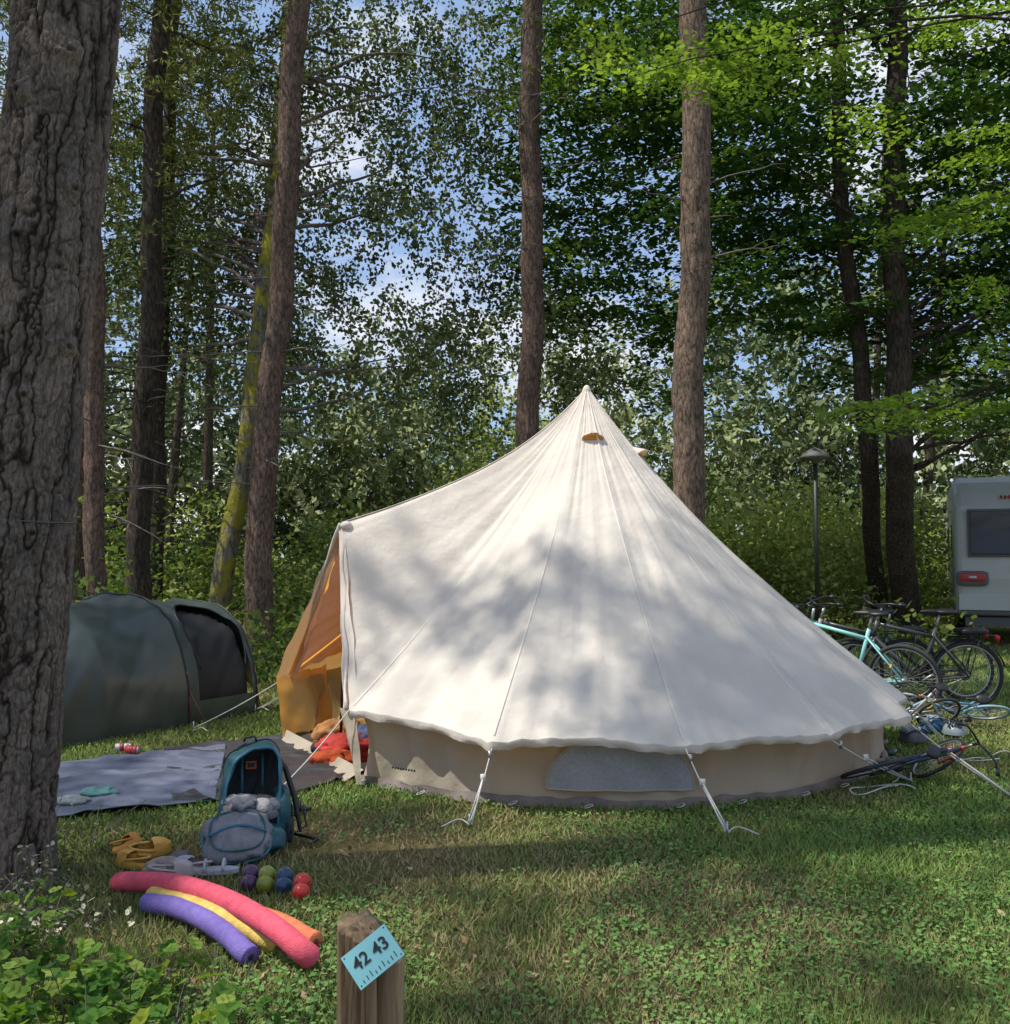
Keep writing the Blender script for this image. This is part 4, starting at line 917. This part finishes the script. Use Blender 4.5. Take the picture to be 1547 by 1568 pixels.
# ------------------------------------------------------------------ caravan
def caravan():
    l=P(1462,850,17)[0]; Y=17.0; e=empty('caravan',(l+1.15,Y+2.5,0))
    T=np.eye(4); an=-.40; T[:3,:3]=np.array(Matrix.Rotation(an,3,'Z')); piv=np.array([l,Y,0]); T[:3,3]=piv-T[:3,:3]@piv
    Wm=simple('caravan_white',(.46,.48,.46),.35,.08,2); Gl=simple('window_tint',(.012,.014,.016),.08,.1); Gr=simple('grey_trim',(.10,.10,.105),.5,.1); Rd=simple('tail_lamp',(.40,.03,.025),.25,.1)
    mb=MB(); mb.T=T
    z0,z1=.55,2.98; prof=[(0.06,z0),(0,.75),(-.06,1.2),(.0,1.9),(.10,2.45),(.22,2.70),(.36,2.87),(.6,z1),(4.2,z1),(5.0,2.6),(5.3,1.8),(5.25,.9),(5.0,z0)]
    xs=[(0,.12),(.02,.06),(.06,.02),(.12,0),(2.2,0),(2.27,.03),(2.3,.10)]
    cy,cz=2.6,1.7
    g=np.array([[[l+x,Y+y+(cy-y)*s*.35,z+(cz-z)*s*.8] for y,z in prof] for x,s in xs]); mb.grid(g,0,wrap=True)
    mb.add(g[0],[tuple(range(len(prof)))],0); mb.add(g[-1],[tuple(range(len(prof)))[::-1]],0)
    mb.build('body',[Wm],e,smooth=False,bevel=.05)
    mb=MB(); mb.T=T; Rx=np.array(Matrix.Rotation(-.10,3,'X'))
    mb.box((l+1.15,Y-.045,1.98),(.90,.05,.37),1,R=Rx); mb.box((l+1.15,Y-.018,1.98),(.94,.045,.41),2,R=Rx)
    mb.box((l+1.15,Y-.03,.80),(1.10,.09,.14),0); mb.box((l+1.15,Y-.05,.62),(1.08,.05,.035),2); mb.box((l+1.15,Y+.3,.46),(1.0,.3,.08),2)
    for s in(0,1):
        x=l+.27+s*1.76; mb.ell((x,Y-.09,1.22),(.22,.05,.08),3,e=.5); mb.ell((x,Y-.085,1.20),(.25,.04,.13),2,e=.4)
        mb.ell((x,Y-.12,1.22),(.07,.03,.03),4,e=.6)
    mb.box((l+1.15,Y-.075,1.38),(.26,.012,.06),0)
    for k in range(5): mb.box((l+.75+k*.06,Y+.125,2.60),(.018,.012,.03),3,R=np.array(Matrix.Rotation(-.5,3,'X')))
    for y in (2.3,2.95):
        for x in(.16,2.14): mb.tube([[l+x-.1,Y+y,.33],[l+x+.1,Y+y,.33]],.33,26,5)
    mb.box((l-.0,Y+1.6,1.85),(.02,.5,.3),1); mb.box((l-.0,Y+3.6,1.85),(.02,.5,.3),1)
    for x in(.25,2.0): mb.tube([[l+x,Y+.4,.55],[l+x,Y+.4,.02]],.025,8,2)
    mb.build('fittings',[Wm,Gl,Gr,Rd,M_alu,M_tyre],e,smooth=False,bevel=.012)
caravan()
# ------------------------------------------------------------------ foreground plants
def plant(name,specs,mat,asp=.6):
    Vs=[];vs=[];mb=MB()
    for (px,py,n,h,leaf,spread) in specs:
        c=G(px,py)
        for i in range(n):
            b=c+np.array([rng.normal()*spread,rng.normal()*spread,0]); b[2]=0
            tip=b+np.array([rng.normal()*.1,rng.normal()*.1,h*rng.uniform(.4,1.1)])
            t=np.linspace(0,1,6)[:,None]; cur=b*(1-t)+tip*t+np.array([.03,0,0])*np.sin(t*3)*rng.normal(); mb.tube(cur,np.linspace(.003,.0015,6),4,0,caps=False)
            k=6; pos=cur[rng.integers(1,6,k)]+rng.normal(size=(k,3))*leaf*.6
            nn=rng.normal(size=(k,3))*.4; nn[:,2]+=1
            L=leaf*rng.uniform(.4,1.2,k); val=np.clip(.5+rng.normal(size=k)*.25,0,1)
            n_=nn/np.linalg.norm(nn,axis=1)[:,None]; r_=rng.normal(size=(k,3)); a_=r_-n_*np.sum(r_*n_,1)[:,None]; a_/=np.linalg.norm(a_,axis=1)[:,None]; b_=np.cross(n_,a_)
            for s in (-1,1):
                for (t0,t1,t2,wv) in ((-.5,-.28,-.05,.7),(-.22,.02,.25,1.0),(.05,.28,.5,.75)):
                    A_=a_*L[:,None]; w_=(b_*(L*asp*.5*wv)[:,None]*s+n_*(L*.10*wv)[:,None])
                    Vs.append(np.stack([pos+A_*t0,pos+A_*t1+w_,pos+A_*(t2+.02)+w_*.85,pos+A_*t2],1)); vs.append(val)
    e=empty(name,G(specs[0][0],specs[0][1])); npmesh('leaves',np.concatenate(Vs),4,mat,np.concatenate(vs),e); mb.build('stems',[M_twig],e)
plant('bramble_bush',[(40,1590,30,.24,.085,.18),(150,1580,22,.13,.08,.14),(-10,1510,20,.30,.07,.15),(225,1530,10,.08,.06,.08),(40,1650,30,.26,.10,.24),(200,1650,18,.16,.09,.16),(340,1295,7,.10,.045,.04)],L_plant,.75)
plant('shrub',[(90,1345,22,.22,.026,.11),(55,1390,20,.22,.028,.10),(135,1300,12,.24,.022,.07),(20,1300,26,.25,.032,.14)],L_bush,.75)
plant('flowering_shrub',[(85,1440,22,.20,.028,.10),(50,1400,18,.30,.026,.07)],L_pale,.8)
def fern(px,py,n,L):
    c=G(px,py); e=empty('fern',c); Vs=[];vs=[];mb=MB()
    for i in range(n):
        a=rng.uniform(0,2*np.pi); d=np.array([math.cos(a),math.sin(a),0]); sd=np.array([-d[1],d[0],0]); l=L*rng.uniform(.6,1.1)
        t=np.linspace(0,1,20); cur=c+d*l*t[:,None]+np.array([0,0,1.])*(l*.75*np.sin(t*2.3))[:,None]
        mb.tube(cur,np.linspace(.003,.001,20),4,0,caps=False)
        for j in range(2,19):
            w_=l*.26*math.sin(min(1,(1-t[j])*1.35+.08)*1.57)
            for s in(-1,1):
                b=cur[j]; tip=b+sd*s*w_+d*w_*.3-np.array([0,0,w_*.2]); q=d*l*.022
                Vs.append([b-q,(b+tip)/2-q,tip,(b+tip)/2+q]); vs.append(rng.uniform(.3,.8))
    npmesh('fronds',np.array(Vs),4,L_plant,vs,e); mb.build('stems',[M_twig],e)
for q in [(330,1485,7,.11),(290,1445,5,.10),(455,1440,5,.08),(400,1015,10,.5),(370,1000,9,.6),(450,1010,9,.6),(30,1470,9,.22)]: fern(*q)
N=12000
X=np.r_[rng.normal(-1.9,.4,N//2),rng.uniform(.7,2.2,N//2)]; Y=np.r_[rng.normal(3.7,.5,N//2),rng.normal(3.2,.35,N//2)]
h=rng.uniform(.03,.09,N); a=rng.uniform(0,6.28,N); s=np.stack([np.cos(a),np.sin(a),0*a],-1)*.0022; c=np.stack([X,Y,0*X],-1)
tip=c+np.stack([rng.normal(size=N)*h*.4,rng.normal(size=N)*h*.4,h],-1)
npmesh('tall_grass',np.stack([c-s,c+s,tip],1),3,L_grass,np.clip(rng.normal(.65,.28,N),0,1))
